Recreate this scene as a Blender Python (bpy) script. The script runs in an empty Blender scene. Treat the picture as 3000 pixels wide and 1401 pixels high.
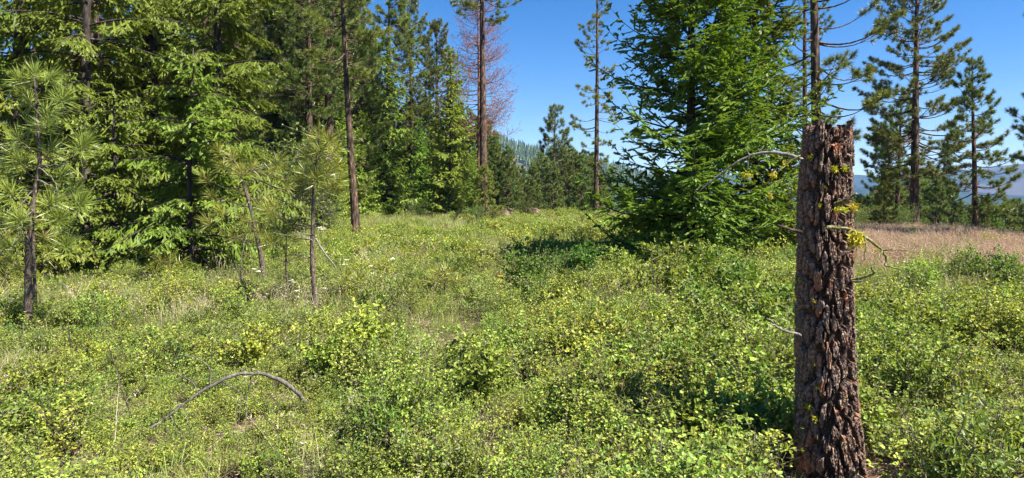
import bpy, math
import numpy as np
from mathutils import Vector

# ------------------------------------------------------------------ camera, sky, sun, exposure
scene = bpy.context.scene
C = scene.collection
EYE = 1.6
FPX = 1954.0            # focal length in photograph pixels (3000 wide)
HOR = 571.0             # photograph row of the horizon
cam = bpy.data.cameras.new('camera'); cam_o = bpy.data.objects.new('camera', cam); C.objects.link(cam_o)
cam.sensor_width = 36.0; cam.lens = 36.0 * FPX / 3000.0
cam.shift_y = -(700.5 - HOR) / 3000.0
cam.clip_start = 0.05; cam.clip_end = 20000
cam_o.location = (0, 0, EYE); cam_o.rotation_euler = (math.radians(90), 0, 0)
scene.camera = cam_o

SUN_AZ, SUN_EL = math.radians(118), math.radians(55)     # azimuth clockwise from the view direction (+Y)
w = bpy.data.worlds.new('World'); scene.world = w; w.use_nodes = True
nt = w.node_tree; nt.nodes.clear()
def N(nt, t, **k):
    n = nt.nodes.new(t)
    for a, b in k.items(): setattr(n, a, b)
    return n
out = N(nt, 'ShaderNodeOutputWorld'); bg = N(nt, 'ShaderNodeBackground'); sky = N(nt, 'ShaderNodeTexSky')
sky.sky_type = 'NISHITA'; sky.sun_disc = False; sky.sun_elevation = SUN_EL; sky.sun_rotation = SUN_AZ
sky.altitude = 900; sky.air_density = 1.0; sky.dust_density = 0.0; sky.ozone_density = 3.0
bg.inputs['Strength'].default_value = 0.050
tc = N(nt, 'ShaderNodeTexCoord'); sep = N(nt, 'ShaderNodeSeparateXYZ'); nt.links.new(tc.outputs['Generated'], sep.inputs[0])
mp = N(nt, 'ShaderNodeMapping'); mp.inputs['Scale'].default_value = (2.2, 2.2, 34); mp.inputs['Location'].default_value = (14.8, 5.2, 8.4); nt.links.new(tc.outputs['Generated'], mp.inputs[0])
no = N(nt, 'ShaderNodeTexNoise'); no.inputs['Scale'].default_value = 1.6; no.inputs['Detail'].default_value = 5; nt.links.new(mp.outputs[0], no.inputs['Vector'])
cr = N(nt, 'ShaderNodeValToRGB'); cr.color_ramp.elements[0].position = 0.47; cr.color_ramp.elements[1].position = 0.68
cr.color_ramp.elements[0].color = (0, 0, 0, 1); cr.color_ramp.elements[1].color = (.32, .32, .32, 1)
nt.links.new(no.outputs['Fac'], cr.inputs[0])
band = N(nt, 'ShaderNodeValToRGB'); b = band.color_ramp; b.elements[0].position = 0.0; b.elements[0].color = (1, 1, 1, 1)
b.elements[1].position = 0.16; b.elements[1].color = (0, 0, 0, 1)
nt.links.new(sep.outputs['Z'], band.inputs[0])
mul = N(nt, 'ShaderNodeMath', operation='MULTIPLY'); nt.links.new(cr.outputs[0], mul.inputs[0]); nt.links.new(band.outputs[0], mul.inputs[1])
hs = N(nt, 'ShaderNodeHueSaturation'); hs.inputs['Hue'].default_value = .508; hs.inputs['Saturation'].default_value = 1.40; nt.links.new(sky.outputs[0], hs.inputs['Color'])
mx = N(nt, 'ShaderNodeMixRGB'); mx.inputs['Color2'].default_value = (5.6, 5.5, 5.8, 1)
nt.links.new(mul.outputs[0], mx.inputs[0]); nt.links.new(hs.outputs[0], mx.inputs['Color1'])
nt.links.new(mx.outputs[0], bg.inputs['Color']); nt.links.new(bg.outputs[0], out.inputs[0])

sun = bpy.data.lights.new('sun', 'SUN'); sun.energy = 5.0; sun.angle = math.radians(0.53); sun.color = (1, 0.955, 0.87)
sun_o = bpy.data.objects.new('sun', sun); C.objects.link(sun_o)
S = Vector((math.sin(SUN_AZ) * math.cos(SUN_EL), math.cos(SUN_AZ) * math.cos(SUN_EL), math.sin(SUN_EL)))
sun_o.rotation_euler = S.to_track_quat('Z', 'Y').to_euler(); sun_o.location = S * 50

vs = scene.view_settings; vs.view_transform = 'Standard'; vs.look = 'None'; vs.gamma = 1.0; vs.exposure = 1.72
cy = scene.cycles
cy.max_bounces = 5; cy.diffuse_bounces = 3; cy.glossy_bounces = 1; cy.transmission_bounces = 3; cy.transparent_max_bounces = 2
cy.volume_bounces = 0; cy.caustics_reflective = False; cy.caustics_refractive = False; cy.use_denoising = True; cy.denoiser = 'OPENIMAGEDENOISE'; cy.denoising_input_passes = 'RGB_ALBEDO_NORMAL'; cy.denoising_prefilter = 'ACCURATE'
cy.sample_clamp_indirect = 4.0
HAZE = True

# ------------------------------------------------------------------ numeric helpers
def rng(s): return np.random.default_rng(s)
def nrm(v): return v / np.maximum(np.linalg.norm(v, axis=-1, keepdims=True), 1e-9)
def vnoise(x, y, seed=0):
    x = np.asarray(x, float); y = np.asarray(y, float)
    xi = np.floor(x).astype(np.int64); yi = np.floor(y).astype(np.int64); fx = x - xi; fy = y - yi
    fx = fx * fx * (3 - 2 * fx); fy = fy * fy * (3 - 2 * fy)
    def h(i, j):
        n = (i * 374761393 + j * 668265263 + seed * 974634777) & 0x7fffffff
        n = ((n ^ (n >> 13)) * 1274126177) & 0x7fffffff
        n = ((n ^ (n >> 16)) * 60493) & 0x7fffffff
        return ((n >> 7) & 0xffff) / 65535.0
    return (h(xi, yi) * (1 - fx) + h(xi + 1, yi) * fx) * (1 - fy) + (h(xi, yi + 1) * (1 - fx) + h(xi + 1, yi + 1) * fx) * fy
def fbm(x, y, seed=0, o=4):
    s = 0; a = .5; t = 0
    for k in range(o):
        s = s + a * vnoise(np.asarray(x) * 2 ** k, np.asarray(y) * 2 ** k, seed + k * 7); t += a; a *= .5
    return s / t
def sstep(a, b, x):
    t = np.clip((x - a) / (b - a), 0, 1); return t * t * (3 - 2 * t)

EA = np.array([-180, -90, -35, -12, -8, 0, 4, 10, 18, 27, 31, 35, 38, 60, 180.])
ED = np.array([80, 80, 85, 75, 56, 50, 48, 42, 37, 32, 33, 29, 25, 24, 80.])
def ground(x, y):
    x = np.asarray(x, float); y = np.asarray(y, float)
    r = np.hypot(x, y); az = np.degrees(np.arctan2(x, y))
    s = np.maximum(0, r - np.interp(az, EA, ED))
    z = -0.2 * np.minimum(s, 85) * np.minimum(1, s / 10)
    z = z - 25 * sstep(120, 900, r)
    z = z + 0.10 * (fbm(x * .35 + 3, y * .35, 5, 3) - .5) * np.minimum(1, r / 5)
    z = z + 0.9 * (fbm(x * .05, y * .05, 9, 2) - .5) * sstep(45, 120, r)
    return z
def gx(u, d): return (u - 1500.0) / FPX * d
def px(u, v, d): return np.array([(u - 1500.0) / FPX * d, d, EYE - (v - HOR) / FPX * d])

class Buf:
    def __init__(s): s.V = []; s.F = []; s.A = []; s.M = []; s.n = 0
    def add(s, V, F, a=0.5, m=0):
        V = np.asarray(V, float).reshape(-1, 3); F = np.asarray(F, np.int64).reshape(-1, 3)
        s.V.append(V); s.F.append(F + s.n); s.n += len(V)
        s.A.append(np.broadcast_to(np.asarray(a, float), (len(F),))); s.M.append(np.full(len(F), m))
    def merge(s, o, m=None):
        if not o.V: return
        V = np.concatenate(o.V); F = np.concatenate(o.F)
        s.V.append(V); s.F.append(F + s.n); s.n += len(V); s.A.append(np.concatenate(o.A))
        s.M.append(np.concatenate(o.M) if m is None else np.full(len(F), m))
    def mesh(s, name, mats, smooth=False):
        V = np.concatenate(s.V); F = np.concatenate(s.F); A = np.concatenate(s.A); M = np.concatenate(s.M)
        return raw_mesh(name, V, F, mats, A, M, smooth)
def raw_mesh(name, V, F, mats, A=None, M=None, smooth=False):
    me = bpy.data.meshes.new(name); k = F.shape[1]; m = len(F)
    me.vertices.add(len(V)); me.vertices.foreach_set('co', V.astype(np.float32).ravel())
    me.loops.add(m * k); me.loops.foreach_set('vertex_index', F.astype(np.int32).ravel())
    me.polygons.add(m); me.polygons.foreach_set('loop_start', np.arange(0, m * k, k, dtype=np.int32))
    if M is not None: me.polygons.foreach_set('material_index', M.astype(np.int32))
    me.polygons.foreach_set('use_smooth', np.full(m, smooth))
    for x in (mats if isinstance(mats, (list, tuple)) else [mats]): me.materials.append(x)
    if A is not None:
        at = me.attributes.new('v', 'FLOAT', 'FACE'); at.data.foreach_set('value', np.asarray(A, np.float32))
    me.update(calc_edges=True)
    return me

def frame(d):
    d = nrm(d); up = np.zeros_like(d); up[..., 2] = 1
    alt = np.abs(d[..., 2]) > .95; up[alt] = (1, 0, 0)
    a = nrm(np.cross(d, up)); b = np.cross(a, d)
    return a, b
def tube(buf, P, R, sides=6, a=0.5, m=0, cap=True):
    P = np.asarray(P, float); R = np.broadcast_to(np.asarray(R, float), (len(P),)); k = len(P)
    T = nrm(np.gradient(P, axis=0)); A = np.zeros_like(T); ref = np.array([1., 0, 0]) if abs(T[0][0]) < .9 else np.array([0, 1., 0])
    for i in range(k):
        ref = ref - T[i] * ref.dot(T[i]); ref /= max(np.linalg.norm(ref), 1e-9); A[i] = ref
    B = np.cross(T, A); th = np.arange(sides) * 2 * np.pi / sides
    V = (P[:, None] + R[:, None, None] * (np.cos(th)[None, :, None] * A[:, None] + np.sin(th)[None, :, None] * B[:, None])).reshape(-1, 3)
    i, j = np.meshgrid(np.arange(k - 1), np.arange(sides), indexing='ij'); i = i.ravel(); j = j.ravel(); j2 = (j + 1) % sides
    p, q, r, t = i * sides + j, i * sides + j2, (i + 1) * sides + j2, (i + 1) * sides + j
    F = np.concatenate([np.stack([p, q, r], 1), np.stack([p, r, t], 1)])
    if cap:
        V = np.concatenate([V, P[-1:]]); jj = np.arange(sides)
        F = np.concatenate([F, np.stack([(k - 1) * sides + jj, (k - 1) * sides + (jj + 1) % sides, np.full(sides, k * sides)], 1)])
    buf.add(V, F, a, m)
def sticks(buf, p0, p1, r0, r1, a=0.5, m=0):
    p0 = np.asarray(p0, float); p1 = np.asarray(p1, float); n = len(p0)
    if n == 0: return
    A, B = frame(p1 - p0); r0 = np.broadcast_to(r0, (n,)); r1 = np.broadcast_to(r1, (n,))
    V = []
    for k in range(3):
        c, s = math.cos(k * 2.094), math.sin(k * 2.094); o = A * c + B * s
        V.append(p0 + o * r0[:, None]); V.append(p1 + o * r1[:, None])
    V = np.stack(V, 1).reshape(-1, 3); b = (np.arange(n) * 6)[:, None]
    T = np.array([[0, 2, 3], [0, 3, 1], [2, 4, 5], [2, 5, 3], [4, 0, 1], [4, 1, 5]])
    buf.add(V, (b[:, :, None] + T[None]).reshape(-1, 3), np.repeat(np.broadcast_to(a, (n,)), 6), m)
def needles(buf, o, d, L, W, g, a=0.5, m=0):
    n = len(o)
    if n == 0: return
    d = nrm(d); s = nrm(np.cross(d, g.normal(size=(n, 3)))); L = np.broadcast_to(L, (n,))[:, None]; W = np.broadcast_to(W, (n,))[:, None]
    V = np.stack([o - s * W * .5, o + s * W * .5, o + d * L], 1).reshape(-1, 3)
    buf.add(V, np.arange(3 * n).reshape(-1, 3), a, m)
def blades(buf, o, d, L, W, g, a=0.5, m=0):     # two-triangle lens: widest in the middle
    n = len(o)
    if n == 0: return
    d = nrm(d); s = nrm(np.cross(d, g.normal(size=(n, 3)))); L = np.broadcast_to(L, (n,))[:, None]; W = np.broadcast_to(W, (n,))[:, None]
    V = np.stack([o, o + d * L * .45 - s * W * .5, o + d * L * .45 + s * W * .5, o + d * L], 1).reshape(-1, 3)
    b = (np.arange(n) * 4)[:, None]; T = np.array([[0, 1, 2], [1, 3, 2]])
    buf.add(V, (b[:, :, None] + T[None]).reshape(-1, 3), np.repeat(np.broadcast_to(a, (n,)), 2), m)
def fronds(buf, o, d, side, L, W, a=0.5, m=0):
    n = len(o); d = nrm(d); L = np.broadcast_to(L, (n,))[:, None]; W = np.broadcast_to(W, (n,))[:, None]; s = nrm(side) * W * .5
    V = np.stack([o, o + d * L * .3 - s, o + d * L * .3 + s, o + d * L * .78 - s * .8, o + d * L * .78 + s * .8, o + d * L], 1).reshape(-1, 3)
    b = (np.arange(n) * 6)[:, None]; T = np.array([[0, 1, 2], [1, 3, 4], [1, 4, 2], [3, 5, 4]])
    buf.add(V, (b[:, :, None] + T[None]).reshape(-1, 3), np.repeat(np.broadcast_to(a, (n,)), 4), m)
def leaves(buf, o, d, up, L, W, a=0.5, m=0, fold=.25, curl=.12):
    n = len(o)
    if n == 0: return
    d = nrm(d); s = nrm(np.cross(d, up)); u = np.cross(s, d)
    L = np.broadcast_to(L, (n,))[:, None]; W = np.broadcast_to(W, (n,))[:, None]
    def P(t, x): return o + d * L * t + s * W * x + u * (abs(x) * fold * W - curl * L * t * t)
    V = np.stack([P(0, 0), P(.28, -.46), P(.68, -.42), P(1, 0), P(.68, .42), P(.28, .46)], 1).reshape(-1, 3)
    b = (np.arange(n) * 6)[:, None]; T = np.array([[0, 3, 2], [0, 2, 1], [0, 4, 3], [0, 5, 4]])
    buf.add(V, (b[:, :, None] + T[None]).reshape(-1, 3), np.repeat(np.broadcast_to(a, (n,)), 4), m)

# ------------------------------------------------------------------ materials
def new_mat(name):
    m = bpy.data.materials.new(name); m.use_nodes = True; t = m.node_tree; t.nodes.clear()
    return m, t, N(t, 'ShaderNodeOutputMaterial')
def ramp(t, stops):
    r = N(t, 'ShaderNodeValToRGB'); e = r.color_ramp.elements
    while len(e) < len(stops): e.new(.5)
    for k, (p, c) in enumerate(stops): e[k].position = p; e[k].color = (*c, 1)
    return r
def leaf_mat(name, stops, trans=.35, rough=.5, spec=.3, var=.25, tint=(1.15, 1.1, .55)):
    m, t, o = new_mat(name); L = t.links
    at = N(t, 'ShaderNodeAttribute', attribute_name='v'); r = ramp(t, stops); L.new(at.outputs['Fac'], r.inputs[0])
    oi = N(t, 'ShaderNodeObjectInfo'); mr = N(t, 'ShaderNodeMapRange'); L.new(oi.outputs['Random'], mr.inputs[0])
    mr.inputs[3].default_value = 1 - var; mr.inputs[4].default_value = 1 + var
    hs = N(t, 'ShaderNodeHueSaturation'); L.new(r.outputs[0], hs.inputs['Color']); L.new(mr.outputs[0], hs.inputs['Value'])
    mr2 = N(t, 'ShaderNodeMapRange'); mu = N(t, 'ShaderNodeMath', operation='FRACT'); mm = N(t, 'ShaderNodeMath', operation='MULTIPLY'); mm.inputs[1].default_value = 7.31
    L.new(oi.outputs['Random'], mm.inputs[0]); L.new(mm.outputs[0], mu.inputs[0]); L.new(mu.outputs[0], mr2.inputs[0])
    mr2.inputs[3].default_value = .5 - .035; mr2.inputs[4].default_value = .5 + .02; L.new(mr2.outputs[0], hs.inputs['Hue'])
    p = N(t, 'ShaderNodeBsdfPrincipled'); L.new(hs.outputs[0], p.inputs['Base Color']); p.inputs['Roughness'].default_value = rough
    p.inputs['Specular IOR Level'].default_value = spec
    tr = N(t, 'ShaderNodeBsdfTranslucent'); mt = N(t, 'ShaderNodeMixRGB', blend_type='MULTIPLY'); mt.inputs[0].default_value = 1
    L.new(hs.outputs[0], mt.inputs[1]); mt.inputs[2].default_value = (*tint, 1); L.new(mt.outputs[0], tr.inputs[0])
    mix = N(t, 'ShaderNodeMixShader'); mix.inputs[0].default_value = trans
    L.new(p.outputs[0], mix.inputs[1]); L.new(tr.outputs[0], mix.inputs[2]); L.new(mix.outputs[0], o.inputs[0])
    return m
def bark_mat(name, stops, scale=14, stretch=.3, bump=.6, rough=.9):
    m, t, o = new_mat(name); L = t.links
    tc = N(t, 'ShaderNodeTexCoord'); mp = N(t, 'ShaderNodeMapping'); mp.inputs['Scale'].default_value = (1, 1, stretch); L.new(tc.outputs['Object'], mp.inputs[0])
    no = N(t, 'ShaderNodeTexNoise'); no.inputs['Scale'].default_value = scale; no.inputs['Detail'].default_value = 6; no.inputs['Roughness'].default_value = .65; L.new(mp.outputs[0], no.inputs['Vector'])
    vo = N(t, 'ShaderNodeTexVoronoi'); vo.inputs['Scale'].default_value = scale * 1.1; L.new(mp.outputs[0], vo.inputs['Vector'])
    ad = N(t, 'ShaderNodeMath', operation='MULTIPLY_ADD'); L.new(vo.outputs['Distance'], ad.inputs[0]); ad.inputs[1].default_value = -.35; L.new(no.outputs['Fac'], ad.inputs[2])
    ad2 = N(t, 'ShaderNodeMath', operation='ADD'); ad2.inputs[1].default_value = .14; L.new(ad.outputs[0], ad2.inputs[0])
    r = ramp(t, stops); L.new(ad2.outputs[0], r.inputs[0])
    bp = N(t, 'ShaderNodeBump'); bp.inputs['Strength'].default_value = bump; bp.inputs['Distance'].default_value = .03; L.new(ad2.outputs[0], bp.inputs['Height'])
    p = N(t, 'ShaderNodeBsdfPrincipled'); p.inputs['Roughness'].default_value = rough; p.inputs['Specular IOR Level'].default_value = .15
    L.new(r.outputs[0], p.inputs['Base Color']); L.new(bp.outputs[0], p.inputs['Normal']); L.new(p.outputs[0], o.inputs[0])
    return m
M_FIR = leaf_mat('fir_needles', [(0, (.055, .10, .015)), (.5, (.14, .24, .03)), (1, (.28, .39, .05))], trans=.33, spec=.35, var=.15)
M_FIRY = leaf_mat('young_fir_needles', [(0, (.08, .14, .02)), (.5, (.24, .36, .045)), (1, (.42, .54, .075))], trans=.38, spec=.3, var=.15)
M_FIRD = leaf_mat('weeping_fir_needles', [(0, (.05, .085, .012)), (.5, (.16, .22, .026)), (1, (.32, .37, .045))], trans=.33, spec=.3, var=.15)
M_PINE = leaf_mat('pine_needles', [(0, (.065, .10, .02)), (.5, (.14, .19, .035)), (1, (.23, .27, .055))], trans=.25, spec=.45, rough=.4, var=.15)
M_SAP = leaf_mat('sapling_needles', [(0, (.08, .115, .02)), (.5, (.20, .25, .04)), (.93, (.33, .37, .07)), (1, (.34, .19, .06))], trans=.22, spec=.5, rough=.38, var=.1)
M_DEADN = leaf_mat('dead_red_needles', [(0, (.30, .12, .065)), (1, (.50, .25, .16))], trans=.2, var=.05)
M_SNOW = leaf_mat('snowberry_leaf', [(0, (.085, .13, .018)), (.45, (.225, .305, .04)), (.9, (.36, .45, .075)), (1, (.44, .44, .08))], trans=.38, spec=.35, var=.28)
M_PALE = leaf_mat('grey_green_leaf', [(0, (.13, .16, .06)), (1, (.30, .33, .15))], trans=.3, spec=.2, var=.15)
M_BUSH = leaf_mat('glossy_leaf', [(0, (.05, .10, .012)), (.5, (.11, .19, .022)), (1, (.22, .31, .045))], trans=.36, spec=.3, rough=.45, var=.15)
M_TALL = leaf_mat('tall_shrub_leaf', [(0, (.07, .12, .016)), (.5, (.14, .22, .028)), (1, (.24, .31, .05))], trans=.35, spec=.4, var=.15)
M_GRASS = leaf_mat('meadow_grass', [(0, (.14, .20, .04)), (.5, (.26, .325, .085)), (.85, (.40, .42, .16)), (1, (.52, .46, .26))], trans=.35, spec=.3, var=.25)
M_STRAW = leaf_mat('pale_straw', [(0, (.26, .22, .13)), (1, (.46, .40, .27))], trans=.2, spec=.2, var=.15)
M_DRY = leaf_mat('dry_grass', [(0, (.26, .17, .12)), (.5, (.42, .30, .22)), (1, (.58, .47, .38))], trans=.3, spec=.2, var=.2)
M_LIT = leaf_mat('litter_needles', [(0, (.12, .07, .045)), (.5, (.23, .16, .11)), (1, (.38, .31, .24))], trans=.1, spec=.2, var=.15)
M_LICH = leaf_mat('wolf_lichen', [(0, (.30, .30, .02)), (1, (.55, .52, .05))], trans=.2, spec=.1, var=.1)
M_WHITE = leaf_mat('white_petal', [(0, (.70, .70, .62)), (1, (.82, .82, .78))], trans=.3, var=.03)
M_YELL = leaf_mat('yellow_petal', [(0, (.75, .50, .02)), (1, (.85, .62, .03))], trans=.3, var=.03)
M_BPINE = bark_mat('pine_bark', [(.25, (.012, .009, .007)), (.45, (.07, .046, .033)), (.6, (.16, .10, .07)), (.75, (.26, .175, .125))], 12, .28, .9)
M_BFIR = bark_mat('fir_bark', [(.25, (.014, .011, .009)), (.5, (.05, .04, .032)), (.75, (.12, .098, .08))], 14, .3, .8)
M_BDARK = bark_mat('dark_bark', [(.25, (.02, .016, .013)), (.5, (.06, .045, .035)), (.75, (.15, .11, .08))], 20, .3, .7)
M_BSAP = bark_mat('sapling_bark', [(.25, (.035, .025, .02)), (.5, (.115, .085, .065)), (.75, (.24, .19, .15))], 40, .4, .6)
M_GREY = bark_mat('grey_weathered_wood', [(.2, (.06, .052, .044)), (.5, (.19, .17, .148)), (.8, (.36, .34, .30))], 50, .25, .35)
M_DGREY = bark_mat('grey_barked_branch', [(.2, (.03, .026, .02)), (.5, (.13, .115, .095)), (.8, (.30, .275, .23))], 50, .25, .5)
M_MOSSY = bark_mat('lichened_wood', [(.2, (.04, .04, .015)), (.45, (.15, .15, .04)), (.65, (.30, .28, .18)), (.85, (.34, .34, .06))], 45, .5, .5)
M_STEM = bark_mat('shrub_stem', [(.25, (.035, .026, .02)), (.5, (.13, .10, .078)), (.75, (.33, .28, .22))], 60, .3, .3)

def ground_mat():
    m, t, o = new_mat('ground_litter'); L = t.links
    tc = N(t, 'ShaderNodeTexCoord')
    n1 = N(t, 'ShaderNodeTexNoise'); n1.inputs['Scale'].default_value = .45; n1.inputs['Detail'].default_value = 5; L.new(tc.outputs['Object'], n1.inputs['Vector'])
    n2 = N(t, 'ShaderNodeTexNoise'); n2.inputs['Scale'].default_value = 26; n2.inputs['Detail'].default_value = 7; n2.inputs['Roughness'].default_value = .7; L.new(tc.outputs['Object'], n2.inputs['Vector'])
    r2 = ramp(t, [(.3, (.03, .02, .014)), (.5, (.12, .08, .052)), (.62, (.21, .15, .105)), (.8, (.30, .24, .18))]); L.new(n2.outputs['Fac'], r2.inputs[0])
    g = ramp(t, [(.3, (.05, .07, .015)), (.7, (.17, .18, .05))]); L.new(n2.outputs['Fac'], g.inputs[0])
    r1 = ramp(t, [(.5, (0, 0, 0)), (.68, (1, 1, 1))]); L.new(n1.outputs['Fac'], r1.inputs[0])
    mx = N(t, 'ShaderNodeMixRGB'); L.new(r1.outputs[0], mx.inputs[0]); L.new(r2.outputs[0], mx.inputs[1]); L.new(g.outputs[0], mx.inputs[2])
    bp = N(t, 'ShaderNodeBump'); bp.inputs['Strength'].default_value = .8; bp.inputs['Distance'].default_value = .03; L.new(n2.outputs['Fac'], bp.inputs['Height'])
    p = N(t, 'ShaderNodeBsdfPrincipled'); p.inputs['Roughness'].default_value = .95; p.inputs['Specular IOR Level'].default_value = .1
    L.new(mx.outputs[0], p.inputs['Base Color']); L.new(bp.outputs[0], p.inputs['Normal']); L.new(p.outputs[0], o.inputs[0])
    return m
def hill_mat(name, forest, bare, scale, lo, hi):
    m, t, o = new_mat(name); L = t.links
    tc = N(t, 'ShaderNodeTexCoord')
    n1 = N(t, 'ShaderNodeTexNoise'); n1.inputs['Scale'].default_value = scale; n1.inputs['Detail'].default_value = 6; L.new(tc.outputs['Object'], n1.inputs['Vector'])
    n2 = N(t, 'ShaderNodeTexNoise'); n2.inputs['Scale'].default_value = scale * 14; n2.inputs['Detail'].default_value = 4; L.new(tc.outputs['Object'], n2.inputs['Vector'])
    f = ramp(t, [(.35, tuple(c * .55 for c in forest)), (.7, tuple(c * 1.4 for c in forest))]); L.new(n2.outputs['Fac'], f.inputs[0])
    b_ = ramp(t, [(.3, tuple(c * .8 for c in bare)), (.7, tuple(c * 1.15 for c in bare))]); L.new(n2.outputs['Fac'], b_.inputs[0])
    r = ramp(t, [(lo, (0, 0, 0)), (hi, (1, 1, 1))]); L.new(n1.outputs['Fac'], r.inputs[0])
    mx = N(t, 'ShaderNodeMixRGB'); L.new(r.outputs[0], mx.inputs[0]); L.new(f.outputs[0], mx.inputs[1]); L.new(b_.outputs[0], mx.inputs[2])
    p = N(t, 'ShaderNodeBsdfPrincipled'); p.inputs['Roughness'].default_value = 1; p.inputs['Specular IOR Level'].default_value = 0
    L.new(mx.outputs[0], p.inputs['Base Color']); L.new(p.outputs[0], o.inputs[0])
    return m
M_GROUND = ground_mat()
M_HILL = hill_mat('hill_forest_floor', (.04, .06, .022), (.14, .10, .07), .006, .60, .68)
M_RIDGE = hill_mat('far_ridge_cover', (.022, .034, .02), (.075, .062, .05), .0016, .55, .60)

# ------------------------------------------------------------------ object helpers
def tag(o, label=None, cat=None, group=None, kind=None):
    if label: o['label'] = label
    if cat: o['category'] = cat
    if group: o['group'] = group
    if kind: o['kind'] = kind
    return o
def obj(name, me, parent=None):
    o = bpy.data.objects.new(name, me); C.objects.link(o)
    if parent: o.parent = parent
    return o
def thing(name, label, cat, loc, rotz=0, group=None, scale=1.0, lean=(0, 0)):
    o = bpy.data.objects.new(name, None); C.objects.link(o); o.empty_display_size = .1
    o.location = [float(c) for c in loc]; o.rotation_mode = 'XYZ'
    o.rotation_euler = (lean[0], lean[1], rotz); o.scale = (scale,) * 3
    return tag(o, label, cat, group)
def scatter(name, protos, P, rot, scl, idx):
    me = bpy.data.meshes.new(name + '_points'); n = len(P)
    me.vertices.add(n); me.vertices.foreach_set('co', np.asarray(P, np.float32).ravel())
    a = me.attributes.new('rot', 'FLOAT_VECTOR', 'POINT'); a.data.foreach_set('vector', np.asarray(rot, np.float32).ravel())
    a = me.attributes.new('scl', 'FLOAT', 'POINT'); a.data.foreach_set('value', np.asarray(scl, np.float32))
    a = me.attributes.new('idx', 'INT', 'POINT'); a.data.foreach_set('value', np.asarray(idx, np.int32))
    o = obj(name, me); col = bpy.data.collections.new(name + '_kinds')
    for k, pm in enumerate(protos): col.objects.link(bpy.data.objects.new('%s_kind_%02d' % (name, k), pm))
    g = bpy.data.node_groups.new(name, 'GeometryNodeTree')
    g.interface.new_socket('Geometry', in_out='INPUT', socket_type='NodeSocketGeometry')
    g.interface.new_socket('Geometry', in_out='OUTPUT', socket_type='NodeSocketGeometry')
    gi = N(g, 'NodeGroupInput'); go = N(g, 'NodeGroupOutput'); ip = N(g, 'GeometryNodeInstanceOnPoints'); ci = N(g, 'GeometryNodeCollectionInfo')
    ci.inputs['Collection'].default_value = col; ci.inputs['Separate Children'].default_value = True; ci.inputs['Reset Children'].default_value = True
    def na(nm, dt): q = N(g, 'GeometryNodeInputNamedAttribute', data_type=dt); q.inputs['Name'].default_value = nm; return q
    L = g.links; L.new(gi.outputs[0], ip.inputs['Points']); L.new(ci.outputs[0], ip.inputs['Instance'])
    ip.inputs['Pick Instance'].default_value = True
    L.new(na('idx', 'INT').outputs['Attribute'], ip.inputs['Instance Index'])
    L.new(na('rot', 'FLOAT_VECTOR').outputs['Attribute'], ip.inputs['Rotation'])
    L.new(na('scl', 'FLOAT').outputs['Attribute'], ip.inputs['Scale'])
    L.new(ip.outputs[0], go.inputs[0])
    md = o.modifiers.new('scatter', 'NODES'); md.node_group = g
    return o

# ------------------------------------------------------------------ the land
def polar(name, radii, azs, hf, mat, closed=False):
    R, A = np.meshgrid(radii, azs, indexing='ij'); X = R * np.sin(A); Y = R * np.cos(A); Z = hf(X, Y)
    V = np.stack([X, Y, Z], -1).reshape(-1, 3); nr, na_ = R.shape
    i, j = np.meshgrid(np.arange(nr - 1), np.arange(na_ if closed else na_ - 1), indexing='ij'); i = i.ravel(); j = j.ravel(); j2 = (j + 1) % na_
    F = np.stack([i * na_ + j, (i + 1) * na_ + j, (i + 1) * na_ + j2, i * na_ + j2], 1)[:, ::-1]
    if closed:
        me_v = np.concatenate([V, [[0, 0, float(hf(np.array(0.), np.array(0.)))]]])
        jj = np.arange(na_); T = np.stack([jj, jj, (jj + 1) % na_, np.full(na_, len(V))], 1)
        me = bpy.data.meshes.new(name)
        me.from_pydata(me_v.tolist(), [], F.tolist() + [[int(a), int(b), int(c)] for a, _, b, c in T]); me.materials.append(mat)
        me.polygons.foreach_set('use_smooth', np.full(len(me.polygons), True))
    else: me = raw_mesh(name, V, F, mat, smooth=True)
    return tag(obj(name, me), kind='structure')
polar('ground', np.geomspace(.5, 5600, 150), np.linspace(-math.pi, math.pi, 181)[:-1], ground, M_GROUND, True)
def hill_h(x, y):
    r = np.hypot(x, y); az = np.degrees(np.arctan2(x, y))
    prof = np.interp(az, [-60, -30, -12, -7, -5, -3, -1.5, 0, 2, 5, 9, 14, 20], [110, 130, 120, 100, 98, 106, 104, 94, 84, 70, 45, 15, -30])
    k = sstep(650, 1250, r) * (1 - sstep(1350, 2300, r) * .6)
    return -48 + (prof + 48) * k + 26 * (fbm(x * .006, y * .006, 3, 4) - .5) * k + 7 * (fbm(x * .03, y * .03, 31, 3) - .5) * k
polar('hill', np.linspace(600, 2300, 60), np.radians(np.linspace(-60, 20, 200)), hill_h, M_HILL)
def ridge_h(x, y):
    r = np.hypot(x, y); az = np.degrees(np.arctan2(x, y))
    p1 = np.interp(az, [-75, -40, 0, 15, 24, 27, 29.5, 31.5, 33, 35, 38, 45, 60, 80], [200, 210, 150, 120, 112, 106, 100, 132, 138, 142, 170, 190, 210, 200])
    k = sstep(3000, 4300, r)
    p2 = np.interp(az, [20, 28, 30, 33, 36, 40, 50, 60], [10, 40, 62, 40, 5, -10, -20, -20])
    k2 = sstep(1900, 2900, r) * (1 - sstep(2900, 3300, r))
    n = fbm(x * .0022, y * .0022, 13, 5) - .5
    return -52 + (p1 + 52) * k + np.maximum(0, p2 + 52) * k2 * .9 + 60 * n * np.maximum(k * .8, k2 * .5)
polar('far_ridge', np.linspace(1800, 5200, 70), np.radians(np.linspace(-75, 80, 340)), ridge_h, M_RIDGE)

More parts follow.
